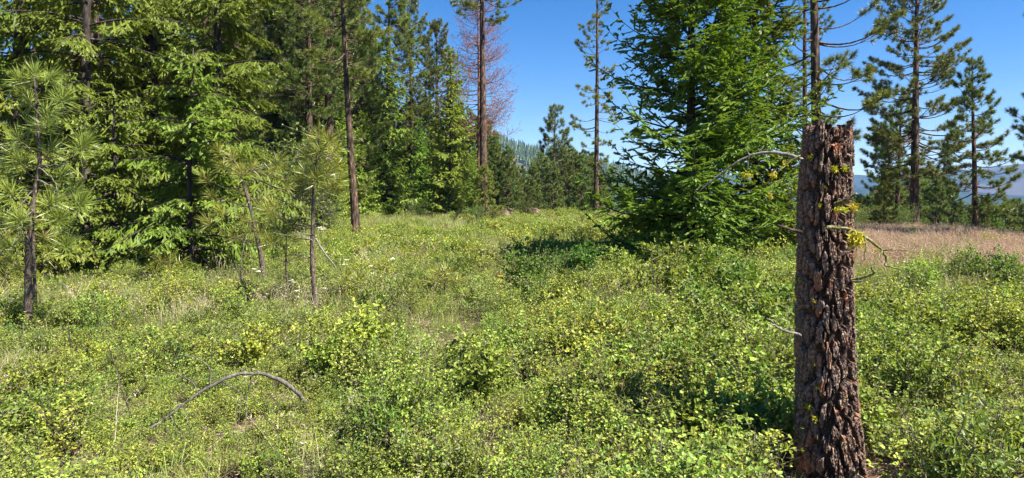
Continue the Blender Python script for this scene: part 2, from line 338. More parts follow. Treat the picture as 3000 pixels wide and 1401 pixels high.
# ------------------------------------------------------------------ conifer generators: each returns (trunk mesh, crown mesh)
def bend_trunk(g, H, R0, amp, n=14, flare=.35):
    t = np.linspace(0, 1, n); P = np.stack([amp * np.sin(t * 3 + g.uniform(0, 6)) * t, amp * np.sin(t * 2.3 + g.uniform(0, 6)) * t, t * H], 1)
    P[:, :2] -= P[0, :2]
    R = R0 * (1 - t) ** .8 * (1 + flare * np.exp(-t * H / .35)) + .008
    return t, P, R
def at_z(P, z): return np.array([np.interp(z, P[:, 2], P[:, 0]), np.interp(z, P[:, 2], P[:, 1]), z])

def fir(name, seed, H, R0, zb, Lmax, dz=.24, per=4, e_lo=5, e_hi=45, sag=.28, hang=.25, sp2=.1, sp3=.075, spn=.02, nl=.034, nw=.009, mat=None, amp=.06, power=.75, dead=10, zmax=None, bark=None, tips=.25, cw=.03, roll=.5, tw2=.1):
    g = rng(seed); wood = Buf(); crown = Buf()
    t, P, R = bend_trunk(g, H, R0, amp); tube(wood, P, R, 9)
    S0 = []; SD = []; SL = []; SN = []
    z = zb
    while z < min(H - .12, zmax or 99):
        rel = (z - zb) / (H - zb)
        for k in range(per):
            zz = z + g.uniform(-.5, .5) * dz; 
            if zz > H - .1: continue
            L = Lmax * (max(0.02, 1 - rel)) ** power * g.uniform(.62, 1.12) * (0.75 + .25 * min(1, (rel + .02) / .12)) + .1
            ph = g.uniform(0, 2 * np.pi); e = math.radians(e_lo + (e_hi - e_lo) * rel + g.uniform(-9, 9))
            base = at_z(P, zz); hd = np.array([math.cos(ph), math.sin(ph), 0])
            s = np.linspace(0, 1, 8)
            path = base + hd * (s * L * math.cos(e))[:, None]; path[:, 2] += L * (math.sin(e) * s - sag * s ** 2 + tips * sag * s ** 4)
            side = np.array([-hd[1], hd[0], g.uniform(-roll, roll)]); side /= np.linalg.norm(side); path += side * (g.uniform(-.12, .12) * L * s ** 2)[:, None]
            tube(wood, path, (.006 + .011 * L) * (1 - s * .9), 4, cap=False)
            n2 = max(2, int(L * .88 / sp2)); q = np.linspace(.14 if L > .6 else .05, .99, n2) + g.uniform(-.02, .02, n2); q = np.clip(q, 0, 1)
            o2 = np.stack([np.interp(q, s, path[:, c]) for c in range(3)], 1)
            tg = nrm(np.stack([np.interp(q, s, np.gradient(path[:, c])) for c in range(3)], 1))
            for sg in (-1, 1):
                l2 = np.clip((.5 * L * (1 - q) + .09) * g.uniform(.6, 1.15, n2), .05, .75) * np.minimum(1, (q * L + .12) / .45)
                d2 = nrm(tg * .62 + sg * side * .8 + np.array([0, 0, -1]) * (hang * g.uniform(.2, 1.6, n2))[:, None] + g.normal(0, tw2, (n2, 3)))
                S0.append(o2); SD.append(d2); SL.append(l2); SN.append(nrm(np.cross(np.cross(d2, [0, 0, 1.]) + 1e-6, d2)))
            S0.append(o2[-1:]); SD.append(tg[-1:]); SL.append(np.array([.12])); SN.append(np.array([[0, 0, 1.]]))
        z += dz * g.uniform(.8, 1.2)
    S0 = np.concatenate(S0); SD = np.concatenate(SD); SL = np.concatenate(SL); SN = np.concatenate(SN)
    sticks(wood, S0, S0 + SD * SL[:, None] * .9, .0035, .0015)
    n3 = np.maximum(1, (SL / sp3).astype(int)); ii = np.repeat(np.arange(len(SL)), n3); q = g.uniform(.15, 1, len(ii))
    T0 = []; TD = []; TL = []; TN = []
    for sg in (-1, 1):
        d2 = SD[ii]; nn = SN[ii]; sd = np.cross(d2, nn)
        d3 = nrm(d2 * .7 + sg * sd * .7 + np.array([0, 0, -1]) * (hang * .7 * g.uniform(0, 1.6, len(ii)))[:, None] + g.normal(0, .12, (len(ii), 3)))
        T0.append(S0[ii] + d2 * (q * SL[ii])[:, None]); TD.append(d3); TL.append((.42 * SL[ii] * (1 - q) + .035) * g.uniform(.7, 1.2, len(ii))); TN.append(nn)
    T0 = np.concatenate(T0 + [S0]); TD = np.concatenate(TD + [SD]); TL = np.concatenate(TL + [SL]); TN = np.concatenate(TN + [SN])
    sdv = np.cross(TD, TN); mT = len(TL); av = np.clip(.2 + .55 * g.random(mT), 0, 1); tw = g.uniform(-.5, .5, mT)[:, None]
    fronds(crown, T0, TD, sdv + TN * tw, TL + nl * .4, cw * g.uniform(.8, 1.25, mT), av)
    fronds(crown, T0, TD, TN - sdv * tw, TL + nl * .4, cw * .6, np.clip(av + .1, 0, 1))
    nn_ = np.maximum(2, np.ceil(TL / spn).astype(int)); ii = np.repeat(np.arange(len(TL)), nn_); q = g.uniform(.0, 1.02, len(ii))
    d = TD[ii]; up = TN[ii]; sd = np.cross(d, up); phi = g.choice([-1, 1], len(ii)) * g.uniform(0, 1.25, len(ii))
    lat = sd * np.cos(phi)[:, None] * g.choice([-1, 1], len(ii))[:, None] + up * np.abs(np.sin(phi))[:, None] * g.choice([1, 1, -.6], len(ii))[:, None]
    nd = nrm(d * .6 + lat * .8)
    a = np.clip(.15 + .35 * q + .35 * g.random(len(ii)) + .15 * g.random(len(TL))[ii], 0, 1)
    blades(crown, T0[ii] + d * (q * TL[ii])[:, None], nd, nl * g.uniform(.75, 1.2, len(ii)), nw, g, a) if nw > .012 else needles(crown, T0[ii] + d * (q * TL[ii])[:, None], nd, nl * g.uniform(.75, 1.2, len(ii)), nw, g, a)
    for k in range(dead):
        zz = g.uniform(.15, max(.3, zb + .1 * (H - zb))); ph = g.uniform(0, 6.28); L = g.uniform(.3, .9) * min(1.6, Lmax * .6); s = np.linspace(0, 1, 6)
        p = at_z(P, zz) + np.stack([np.cos(ph) * L * s, np.sin(ph) * L * s, L * (.1 * s - .45 * s * s)], 1); tube(wood, p, .010 * (1 - .8 * s), 4)
        n = 8; q = g.uniform(.3, 1, n); o = np.stack([np.interp(q, s, p[:, c]) for c in range(3)], 1); sticks(wood, o, o + nrm(g.normal(size=(n, 3)) + [0, 0, -.5]) * g.uniform(.08, .3, n)[:, None], .003, .001)
    return wood.mesh(name + '_trunk', bark or M_BFIR, True), crown.mesh(name + '_crown', mat or M_FIR)

def tufts(buf, cen, dr, n, L, W, g, spread=1.0, shoot=.1, grav=.12, lens=False, amin=0, amax=.9):
    k = len(cen); ii = np.repeat(np.arange(k), n); m = len(ii); d = nrm(dr)[ii]
    A, B = frame(d); th = g.uniform(0, 6.283, m); ang = g.uniform(.12, 1.35, m) * spread
    v = d * np.cos(ang)[:, None] + (A * np.cos(th)[:, None] + B * np.sin(th)[:, None]) * np.sin(ang)[:, None]
    v[:, 2] -= grav * g.uniform(.3, 1.6, m)
    o = cen[ii] - d * (shoot * g.random(m) * np.clip(ang / 1.2, .15, 1))[:, None]
    a = np.clip(g.uniform(amin, amax, m) * .75 + .25 * g.random(k)[ii], 0, 1)
    (blades if lens else needles)(buf, o, v, np.broadcast_to(L, (k,))[ii] * g.uniform(.75, 1.15, m), W, g, a)

def pine(name, seed, H, R0, zb, Lmax, dz=.42, per=(3, 5), n=34, nl=.17, nw=.009, shoots=7, power=.6, mat=None, e_lo=-8, e_hi=50, amp=.1, dead=12, bark=None, fill=1.0, belly=.15, barefrac=.4, twig=.45):
    g = rng(seed); wood = Buf(); crown = Buf(); t, P, R = bend_trunk(g, H, R0, amp); tube(wood, P, R, 10)
    cen = []; dr = []; z = zb
    while z < H - .1:
        rel = (z - zb) / (H - zb)
        for k in range(g.integers(per[0], per[1] + 1)):
            if g.random() > fill: continue
            zz = min(z + g.uniform(-.3, .3) * dz, H - .08); prof = (1 - rel) ** power * min(1, (rel + belly) / (belly + .12))
            L = Lmax * prof * g.uniform(.55, 1.12) + .14; ph = g.uniform(0, 6.283); e = math.radians(e_lo + (e_hi - e_lo) * rel ** 1.2 + g.uniform(-14, 14))
            s = np.linspace(0, 1, 8); hd = np.array([math.cos(ph), math.sin(ph), 0]); sd = np.array([-hd[1], hd[0], 0])
            p = at_z(P, zz) + hd * (s * L * math.cos(e))[:, None]; p[:, 2] += L * (math.sin(e) * s - .22 * s * (1 - s) * 2 + .16 * s ** 3)
            p += sd * (L * .1 * np.sin(s * g.uniform(2, 5) + g.uniform(0, 6)) * s)[:, None]
            tube(wood, p, (.007 + .012 * L) * (1 - .85 * s), 5, cap=False)
            ns = max(1, int(shoots * L / 1.4)); q = np.sort(g.uniform(min(barefrac, .8 - .3 / max(L, .4)) if L > .5 else .3, .97, ns)); o = np.stack([np.interp(q, s, p[:, c]) for c in range(3)], 1)
            tg = nrm(np.stack([np.interp(q, s, np.gradient(p[:, c])) for c in range(3)], 1)); sg = g.choice([-1, 1], ns)
            l2 = (.12 + twig * L * (1 - q)) * g.uniform(.6, 1.3, ns)
            d2 = nrm(tg * .75 + sd * (sg * g.uniform(.3, .9, ns))[:, None] + np.array([0, 0, 1]) * g.uniform(-.1, .55, ns)[:, None])
            e2 = o + d2 * l2[:, None]; sticks(wood, o, e2, .006, .004)
            cen += [e2, p[-1:]]; dr += [nrm(d2 + [0, 0, .35]), nrm(p[-1:] - p[-2:-1] + [0, 0, .02])]
        z += dz * g.uniform(.7, 1.25)
    cen.append(P[-1:] + [0, 0, .05]); dr.append(np.array([[0, 0, 1.]]))
    tufts(crown, np.concatenate(cen), np.concatenate(dr), n, nl, nw, g, 1.15, .09)
    for k in range(dead):
        zz = g.uniform(.18 * zb, zb); ph = g.uniform(0, 6.28); L = g.uniform(.25, 1.0) * Lmax * .6; s = np.linspace(0, 1, 6)
        p = at_z(P, zz) + np.stack([np.cos(ph) * L * s, np.sin(ph) * L * s, L * (g.uniform(-.2, .3) * s - .3 * s * s)], 1); tube(wood, p, (.007 + .007 * L) * (1 - .8 * s), 4)
        m = g.integers(2, 7); q = g.uniform(.4, 1, m); o = np.stack([np.interp(q, s, p[:, c]) for c in range(3)], 1); sticks(wood, o, o + nrm(g.normal(size=(m, 3)) + [math.cos(ph), math.sin(ph), -.3]) * g.uniform(.08, .35, m)[:, None], .004, .0015)
    return wood.mesh(name + '_trunk', bark or M_BPINE, True), crown.mesh(name + '_crown', mat or M_PINE)

def dead_red(name, seed, H, R0, zb, Lmax):
    g = rng(seed); wood = Buf(); crown = Buf(); t, P, R = bend_trunk(g, H, R0, .12); tube(wood, P, R, 8); cen = []; dr = []
    z = zb
    while z < H - .2:
        rel = (z - zb) / (H - zb)
        for k in range(g.integers(4, 7)):
            L = Lmax * (1 - rel) ** .6 * g.uniform(.6, 1.1) + .2; ph = g.uniform(0, 6.283); s = np.linspace(0, 1, 8); e = math.radians(-5 + 45 * rel + g.uniform(-12, 12))
            hd = np.array([math.cos(ph), math.sin(ph), 0]); p = at_z(P, z) + hd * (s * L * math.cos(e))[:, None]; p[:, 2] += L * (math.sin(e) * s - .35 * s * (1 - s) + .22 * s ** 3)
            tube(wood, p, (.008 + .009 * L) * (1 - .85 * s), 4, a=.4, cap=False)
            n = int(7 * L) + 2; q = g.uniform(.25, 1, n); o = np.stack([np.interp(q, s, p[:, c]) for c in range(3)], 1)
            d = nrm(hd * .6 + g.normal(0, .55, (n, 3)) + [0, 0, .35]); l = g.uniform(.2, .6, n); sticks(wood, o, o + d * l[:, None], .007, .004)
            keep = g.random(n) < .8; cen.append((o + d * l[:, None])[keep]); dr.append(d[keep])
            o2 = o + d * (l * .6)[:, None]; d2 = nrm(d + g.normal(0, .5, (n, 3)) + [0, 0, .3]); sticks(wood, o2, o2 + d2 * .3, .007, .005); cen.append((o2 + d2 * .3)); dr.append(d2)
        z += g.uniform(.22, .4)
    tufts(crown, np.concatenate(cen), np.concatenate(dr), 9, .11, .014, g, .9, .08)
    return wood.mesh(name + '_trunk', M_REDW, True), crown.mesh(name + '_crown', M_DEADN)
M_REDW = bark_mat('red_dead_wood', [(.25, (.05, .03, .022)), (.5, (.20, .11, .085)), (.75, (.38, .24, .20))], 14, .3, .6)

LM = [(95, 'the tall left sapling'), (250, 'the dark drooping fir'), (440, 'the thick-trunked old fir'), (560, 'the small yellow-green fir'), (690, 'the red-brown pine trunk'), (778, 'the leaning sapling'), (846, 'the thin small sapling'), (926, 'the straight sapling'), (1045, 'the slender leaning pine'), (1132, 'the bright cone-shaped fir'), (1232, 'the low tucked-in fir'), (1318, 'the darker slender fir'), (1418, 'the bare-trunked pine'), (1485, 'the brush heap'), (1556, 'the earth mound'), (1625, 'the lone tall pine'), (1746, 'the thin sparse pine'), (2215, 'the meadow fir'), (2360, 'the very thin pine'), (2420, 'the broken trunk'), (2614, 'the leaning dark pine'), (2678, 'the tall open pine'), (2858, 'the small cone-shaped pine'), (3000, 'the picture edge')]
USED = {}
def spot(what, u, d, d0, d1, top):
    x, nm = min(LM, key=lambda q: abs(q[0] - u)); du = u - x; f = (d - d0) / (d1 - d0)
    side = 'straight behind' if abs(du) < 14 else ('close ' if abs(du) < 45 else 'well ') + ('left of' if du < 0 else 'right of')
    row = 'in front' if f < .33 else 'midway back' if f < .66 else 'far back'
    return '%s %s %s, %s' % (top, what, row, side + ' ' + nm)
def tree(kind_name, meshes, label, cat, u, d, rotz=0, scale=1.0, group=None, lean=(0, 0), dz=0):
    x = gx(u, d); z = float(ground(x, d)) - .04 + dz
    o = thing(kind_name, label, cat, (x, d, z), rotz, group, scale, lean)
    obj('trunk', meshes[0], o); obj('crown', meshes[1], o)
    return o

# near fir in the meadow, with a second one behind it
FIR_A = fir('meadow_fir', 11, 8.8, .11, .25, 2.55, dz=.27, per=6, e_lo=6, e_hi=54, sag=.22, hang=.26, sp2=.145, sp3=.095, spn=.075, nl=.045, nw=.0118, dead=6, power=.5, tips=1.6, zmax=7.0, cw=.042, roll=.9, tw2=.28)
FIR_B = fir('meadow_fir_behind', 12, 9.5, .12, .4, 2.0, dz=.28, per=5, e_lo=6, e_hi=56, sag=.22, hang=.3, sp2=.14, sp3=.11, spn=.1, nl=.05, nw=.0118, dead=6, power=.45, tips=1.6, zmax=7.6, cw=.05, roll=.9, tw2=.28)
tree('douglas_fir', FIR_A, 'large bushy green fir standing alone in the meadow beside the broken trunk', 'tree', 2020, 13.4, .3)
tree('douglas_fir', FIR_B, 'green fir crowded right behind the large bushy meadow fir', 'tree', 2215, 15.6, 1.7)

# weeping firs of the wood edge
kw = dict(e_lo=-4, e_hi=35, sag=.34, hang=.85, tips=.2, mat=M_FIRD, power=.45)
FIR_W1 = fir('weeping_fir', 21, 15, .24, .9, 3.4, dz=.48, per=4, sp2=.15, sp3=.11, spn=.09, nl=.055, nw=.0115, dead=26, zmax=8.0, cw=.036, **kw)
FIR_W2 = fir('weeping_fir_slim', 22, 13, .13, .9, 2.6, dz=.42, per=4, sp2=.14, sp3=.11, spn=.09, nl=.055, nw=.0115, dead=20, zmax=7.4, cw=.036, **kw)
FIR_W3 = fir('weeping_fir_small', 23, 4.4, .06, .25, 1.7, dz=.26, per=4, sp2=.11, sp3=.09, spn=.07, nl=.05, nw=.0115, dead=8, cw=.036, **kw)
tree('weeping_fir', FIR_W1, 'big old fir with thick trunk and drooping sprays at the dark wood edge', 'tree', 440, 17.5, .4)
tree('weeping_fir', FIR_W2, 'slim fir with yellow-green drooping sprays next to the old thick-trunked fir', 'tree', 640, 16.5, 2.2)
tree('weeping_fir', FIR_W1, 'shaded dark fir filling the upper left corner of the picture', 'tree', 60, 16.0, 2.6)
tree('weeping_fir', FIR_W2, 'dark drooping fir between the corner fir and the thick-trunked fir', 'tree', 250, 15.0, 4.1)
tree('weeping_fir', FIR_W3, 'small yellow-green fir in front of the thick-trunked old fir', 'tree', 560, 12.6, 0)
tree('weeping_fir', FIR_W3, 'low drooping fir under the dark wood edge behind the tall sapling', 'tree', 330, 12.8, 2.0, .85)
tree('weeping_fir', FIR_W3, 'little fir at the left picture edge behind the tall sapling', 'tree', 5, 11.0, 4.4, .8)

# young firs behind the meadow
kw = dict(hang=.75, sag=.42, tips=.8, e_lo=2, e_hi=36, sp2=.26, sp3=.23, spn=.4, nl=.10, nw=.0119, power=.62, cw=.09, roll=.6, tw2=.2, mat=M_FIRY)
FIR_M = [fir('young_fir', 31 + k, 12, .13, .35, 2.75, dz=.31, per=7, dead=6, **kw) for k in range(3)]
FIR_F = [fir('far_fir', 41 + k, 12, .13, .3, 2.7, dz=.42, per=6, dead=0, hang=.8, sag=.42, tips=.7, e_lo=2, e_hi=50, sp2=.34, sp3=.3, spn=.5, nl=.2, nw=.0119, power=.75, cw=.2) for k in range(2)]
tree('young_fir', FIR_M[0], 'bright green cone-shaped fir left of the pair behind the meadow', 'tree', 1132, 45, 0, 1.0)
tree('young_fir', FIR_M[1], 'darker slender fir right of the pair behind the meadow', 'tree', 1318, 46, 1, .98)
tree('young_fir', FIR_M[2], 'low fir tucked between the two cone-shaped firs', 'tree', 1232, 50, 2, .62)
tree('young_fir', FIR_M[2], 'green fir just right of the slender leaning pine trunk', 'tree', 1065, 43, 3.3, .58)
tree('young_fir', FIR_M[0], 'short fir between the slender leaning pine and the pine sapling', 'tree', 970, 34, 4, .42)
tree('young_fir', FIR_M[1], 'tiny fir at the foot of the darker slender fir', 'tree', 1385, 44, 5, .38)

# tall pines
P1 = pine('slender_pine', 51, 13, .15, 6.0, 1.9, n=70, nl=.19, nw=.014, shoots=13, dead=14, fill=.95)
P2 = pine('stout_pine', 52, 19, .27, 6.0, 2.7, n=52, nl=.2, nw=.018, shoots=11, dead=24)
P3 = pine('old_pine', 53, 21, .27, 12.2, 2.6, n=44, nl=.2, nw=.018, shoots=9, dead=16)
P4 = pine('sparse_pine', 54, 17, .17, 3.8, 1.45, n=52, nl=.19, nw=.018, shoots=8, fill=.75, dead=10, power=.3, dz=.5)
P5 = pine('open_pine', 55, 15, .21, 3.0, 2.9, n=50, nl=.18, nw=.018, shoots=13, per=(4, 6), dead=8, power=.5, dz=.38)
P6 = pine('cone_pine', 56, 7.4, .12, 1.3, 1.6, n=60, nl=.16, nw=.015, shoots=13, dead=5, power=.7, dz=.28, belly=.35)
P7 = pine('knotty_pine', 57, 14, .155, 3.4, 2.1, n=70, nl=.17, nw=.0115, shoots=9, fill=.75, dead=22, barefrac=.6)
P8 = pine('young_pine', 58, 5.2, .07, .4, 1.5, n=60, nl=.22, nw=.02, shoots=12, dead=2, power=.55, dz=.28, mat=M_SAP, belly=.4)
PF = [pine('far_pine', 61 + k, 12, .14, .8, 2.5, n=24, nl=.30, nw=.055, shoots=11, dead=0, power=.6, dz=.42, belly=.4) for k in range(3)]
RED = dead_red('dead_red_pine', 71, 17.5, .17, 6.2, 3.0)
def lean_to(deg_x, deg_y=0): return (math.radians(deg_y), math.radians(deg_x))
tree('ponderosa_pine', P1, 'slender pine leaning left with orange-brown bark at the meadow edge', 'tree', 1045, 25, .5, 1, None, lean_to(-4.0))
tree('ponderosa_pine', P2, 'thin-trunked pine standing left of the stout pine behind the saplings', 'tree', 908, 31, 1.1, .8, None, lean_to(-.7))
tree('ponderosa_pine', P2, 'stout pine with thick grey-brown trunk behind the saplings', 'tree', 958, 33, 2.8, 1.05, None, lean_to(-.8))
tree('ponderosa_pine', P2, 'pine with red-brown trunk rising beside the drooping firs', 'tree', 690, 31, 4.0, .85)
tree('ponderosa_pine', P3, 'tall bare-trunked pine in front of the dead red tree', 'tree', 1418, 40, .4, 1, None, lean_to(-.9))
tree('dead_pine', RED, 'dead pine with bare rusty red twigs against the sky', 'tree', 1402, 51, .4, 1.05)
tree('ponderosa_pine', P4, 'thin pine with sparse tufts left of the large meadow fir', 'tree', 1746, 41, .9, 1, None, lean_to(.3))
tree('ponderosa_pine', P7, 'pine with knotty dead branches rising behind the broken trunk top', 'tree', 2396, 18, 2.9, 1, None, lean_to(1.0))
tree('ponderosa_pine', P4, 'very thin pine between the meadow fir and the knotty pine', 'tree', 2360, 28, 3.6, .8)
tree('ponderosa_pine', P5, 'tall open pine on the dry grass rise right of the broken trunk', 'tree', 2678, 32, .2, 1, None, lean_to(.7))
tree('ponderosa_pine', P6, 'small cone-shaped pine at the right end of the dry grass rise', 'tree', 2858, 27, 1.3, 1, None, lean_to(.6))
tree('ponderosa_pine', P6, 'thin dark pine leaning left behind the dry grass rise', 'tree', 2614, 38, 2.4, 1.32, None, lean_to(-3.5))
tree('ponderosa_pine', P6, 'crooked thin pine crossing behind the leaning dark pine', 'tree', 2578, 40, 5, 1.15, None, lean_to(5))
tree('ponderosa_pine', P5, 'pine cut off by the right picture edge with only branch tips showing', 'tree', 3190, 22, 3.5, .85)
tree('ponderosa_pine', P6, 'lone tall pine poking above the valley trees against open sky', 'tree', 1625, 85, .5, 2.75)
tree('ponderosa_pine', P1, 'dark pine top left of the three pine tops above the young firs', 'tree', 1140, 47, 2, 1.5, None, (0, 0))
tree('ponderosa_pine', P5, 'middle pine of the three pine tops above the young firs', 'tree', 1205, 52, 3, 1.12)
tree('ponderosa_pine', P5, 'last and shortest of the three pine tops above the young firs', 'tree', 1280, 62, 4, 1.25)
tree('young_pine', P8, 'young bushy pine at the foot of the tall bare-trunked pine', 'tree', 1422, 37, 1, .62)
tree('young_pine', P8, 'young pine in front of the tall open pine on the rise', 'tree', 2590, 29, 2, .42)

# the wood behind and the valley trees
g = rng(5)
WOOD = 'trees of the wood behind the meadow'
for k in range(58):
    u = g.uniform(-200, 1030); d = g.uniform(24, 34) if k < 16 and u < 650 else g.uniform(36, 78)
    if g.random() < .45: tree('wood_pine', [P2, P3, P5, PF[1]][k % 4], spot('wood pine', u, d, 24, 78, 'tall'), 'tree', u, d, g.uniform(0, 6), g.uniform(.75, 1.1), WOOD)
    else: tree('wood_fir', FIR_M[k % 3] if d < 48 else FIR_F[k % 2], spot('wood fir', u, d, 24, 78, 'green'), 'tree', u, d, g.uniform(0, 6), g.uniform(.7, 1.35), WOOD)
def by_top(name, protos, hts, label, group, lo_u, hi_u, d0, d1, top, n, seed, jit=25):
    g = rng(seed)
    for k in range(n):
        u = lo_u + (hi_u - lo_u) * (k + g.random()) / n; d = g.uniform(d0, d1); i = g.integers(len(protos))
        v = np.interp(u, top[0], top[1]) + abs(g.normal(0, jit)); x = gx(u, d)
        h = EYE + (HOR - v) / FPX * d - float(ground(x, d))
        if h > 1.5: tree(name, protos[i], spot(label, u, d, d0, d1, 'taller' if v < np.interp(u, top[0], top[1]) + jit * .5 else 'shorter'), 'tree', u, d, g.uniform(0, 6), h / hts[i], group)
by_top('wood_fir', FIR_F + PF, [12] * 5, 'wood conifer', WOOD, 960, 1440, 50, 66, [[960, 1060, 1100, 1250, 1380, 1440], [60, 120, 240, 280, 300, 360]], 20, 14, 45)
by_top('wood_pine', [P2, P5, PF[0]], [19, 15, 12], 'upper wood pine', WOOD, 640, 1090, 38, 60, [[640, 900, 1000, 1040, 1090], [-260, -260, -160, -40, 60]], 16, 15, 60)
V_ = 'pines in the valley below the meadow'
by_top('valley_pine', PF, [12] * 3, 'valley pine', V_, 1455, 1790, 60, 120, [[1440, 1480, 1540, 1600, 1680, 1720, 1760], [380, 470, 490, 440, 420, 440, 500]], 34, 3, 35)
by_top('valley_pine', PF, [12] * 3, 'back pine', V_, 1395, 1500, 52, 62, [[1390, 1450, 1500], [300, 370, 440]], 8, 4, 25)
R_ = 'trees on the slope beyond the dry grass rise'
by_top('slope_pine', PF, [12] * 3, 'slope pine', R_, 2480, 2830, 40, 68, [[2480, 2560, 2620, 2700, 2760, 2800, 2830], [560, 560, 530, 480, 505, 560, 640]], 30, 6, 22)
by_top('slope_pine', PF + FIR_F, [12] * 5, 'hillside conifer', R_, 2830, 3090, 38, 68, [[2830, 2870, 2930, 2990, 3090], [600, 575, 590, 585, 600]], 24, 7, 18)
by_top('slope_pine', PF, [12] * 3, 'gap pine', R_, 2240, 2480, 34, 60, [[2240, 2480], [520, 560]], 10, 8, 20)

# forest on the far hill: too far and too many to count
def cone_tree(seed):
    g = rng(seed); b = Buf(); z = .12
    for k in range(5):
        r = .21 * (1 - k / 5.3) * g.uniform(.8, 1.2); th = np.linspace(0, 6.283, 8)[:-1] + g.random(); rr = r * g.uniform(.6, 1.2, 7)
        V = np.concatenate([np.stack([rr * np.cos(th), rr * np.sin(th), np.full(7, z) + g.uniform(-.03, .03, 7)], 1), [[0, 0, z + .33]]])
        j = np.arange(7); b.add(V, np.stack([j, (j + 1) % 7, np.full(7, 7)], 1), g.random()); z += .165
    sticks(b, np.array([[0, 0, 0.]]), np.array([[0, 0, .3]]), .02, .015)
    return b.mesh('hill_tree', M_HTREE)
M_HTREE = leaf_mat('hill_tree_needles', [(0, (.035, .06, .018)), (1, (.085, .12, .035))], trans=0, spec=.1, var=.3)
g = rng(77); n = 15000
az = np.radians(g.uniform(-14, 16, n)); r = np.sqrt(g.uniform(650 ** 2, 1800 ** 2, n)); X = r * np.sin(az); Y = r * np.cos(az)
keep = fbm(X * .006, Y * .006, 21, 4) < .60; X = X[keep]; Y = Y[keep]; n = len(X)
rot = np.zeros((n, 3)); rot[:, 2] = g.uniform(0, 6.3, n)
tag(scatter('far_forest', [cone_tree(k) for k in range(4)], np.stack([X, Y, hill_h(X, Y) - .5], 1), rot, g.uniform(9, 19, n), g.integers(0, 4, n)), 'bluish green forest covering the far hill', 'forest', kind='stuff')

# ------------------------------------------------------------------ shrubs
def shrub_buf(seed, H, spread, stems, twigs, pairs, L, W, tilt=.5, up=.6, bare=.25, r=.006, droop=.1, amin=0, amax=1):
    g = rng(seed); wood = Buf(); lf = Buf(); O = []; D = []; U = []
    for k in range(stems):
        ph = g.uniform(0, 6.283); b = np.array([math.cos(ph), math.sin(ph), 0]) * g.random() * spread * .25; tl = g.uniform(.1, 1) * tilt; l = H * g.uniform(.65, 1.08)
        s = np.linspace(0, 1, 6); a2 = ph + g.normal(0, .5); hd = np.array([math.cos(a2), math.sin(a2), 0])
        p = b + hd * (s ** 1.3 * l * math.sin(tl))[:, None]; p[:, 2] += l * math.cos(tl) * s - droop * l * s ** 3; p[1:, :2] += g.normal(0, .03 * l, (5, 2))
        tube(wood, p, r * g.uniform(.7, 1.2) * (1 - .75 * s), 4, a=g.random(), cap=False)
        q = g.uniform(bare, 1, twigs); o = np.stack([np.interp(q, s, p[:, c]) for c in range(3)], 1)
        d = nrm(g.normal(0, 1, (twigs, 3)) * [1, 1, .5] + hd * .3 + [0, 0, up]); tl_ = H * g.uniform(.12, .36, twigs) * (1.2 - .6 * q)
        sticks(wood, o, o + d * tl_[:, None], r * .32, r * .16, g.random(twigs))
        qq = np.linspace(.25, 1, pairs)
        for j in range(pairs):
            oo = o + d * (tl_ * qq[j])[:, None]
            A, B = frame(d); th = j * 1.57 + g.uniform(-.4, .4, twigs)
            lat = A * np.cos(th)[:, None] + B * np.sin(th)[:, None]
            for sg in (-1, 1):
                O.append(oo); D.append(nrm(d * .5 + lat * sg + [0, 0, .12] + g.normal(0, .22, (twigs, 3)))); U.append(np.array([0, 0, 1.]) + g.normal(0, .38, (twigs, 3)))
        O.append(o + d * tl_[:, None]); D.append(d); U.append(np.array([0, 0, 1.]) + g.normal(0, .4, (twigs, 3)))
    O = np.concatenate(O); D = np.concatenate(D); U = np.concatenate(U); n = len(O)
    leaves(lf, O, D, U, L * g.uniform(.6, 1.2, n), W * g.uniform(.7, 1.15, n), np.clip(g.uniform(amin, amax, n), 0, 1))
    return wood, lf
def shrub_meshes(name, mat, *a, **k):
    wood, lf = shrub_buf(*a, **k); return wood.mesh(name + '_stems', M_STEM), lf.mesh(name + '_leaves', mat)
def shrub(meshes, label, u, d, rotz=0, scale=1.0, group=None, name='shrub', cat='shrub'):
    x = gx(u, d); o = thing(name, label, cat, (x, d, float(ground(x, d)) - .01), rotz, group, scale)
    obj('stems', meshes[0], o); obj('leaves', meshes[1], o); return o
SB = [shrub_meshes('bush', M_BUSH, 101 + k, .85, .7, 16, 16, 4, .05, .036, tilt=.75, r=.008) for k in range(2)]
SS = [shrub_meshes('snowberry', M_SNOW, 111 + k, .62, .5, 14, 12, 4, .036, .026, tilt=.7, r=.006) for k in range(2)]
ST = [shrub_meshes('tall_shrub', M_TALL, 121 + k, 3.6, 2.4, 16, 34, 4, .085, .06, tilt=.6, r=.022, bare=.12) for k in range(2)]
SX = shrub_meshes('straggly', M_SNOW, 131, .78, .5, 9, 13, 4, .04, .03, tilt=.6, r=.01, bare=.55)
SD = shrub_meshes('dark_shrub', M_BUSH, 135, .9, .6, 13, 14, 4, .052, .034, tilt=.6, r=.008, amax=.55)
shrub(SX, 'straggly shrub with bare dark forked stems below the large meadow fir', 1935, 8.2, .5, 1.35)
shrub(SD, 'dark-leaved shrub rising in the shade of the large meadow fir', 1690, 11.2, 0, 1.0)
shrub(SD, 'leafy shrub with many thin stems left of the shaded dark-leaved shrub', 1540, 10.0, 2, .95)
shrub(SB[0], 'glossy broad-leaved shrub left of the broken trunk', 2130, 7.0, .4, 1.1)
shrub(SB[1], 'glossy shrub touching the left side of the broken trunk', 2290, 6.2, 1.4, 1.0)
shrub(SB[0], 'broad-leaved shrub between the straggly shrub and the meadow fir', 2100, 9.2, 2.4, 1.1)
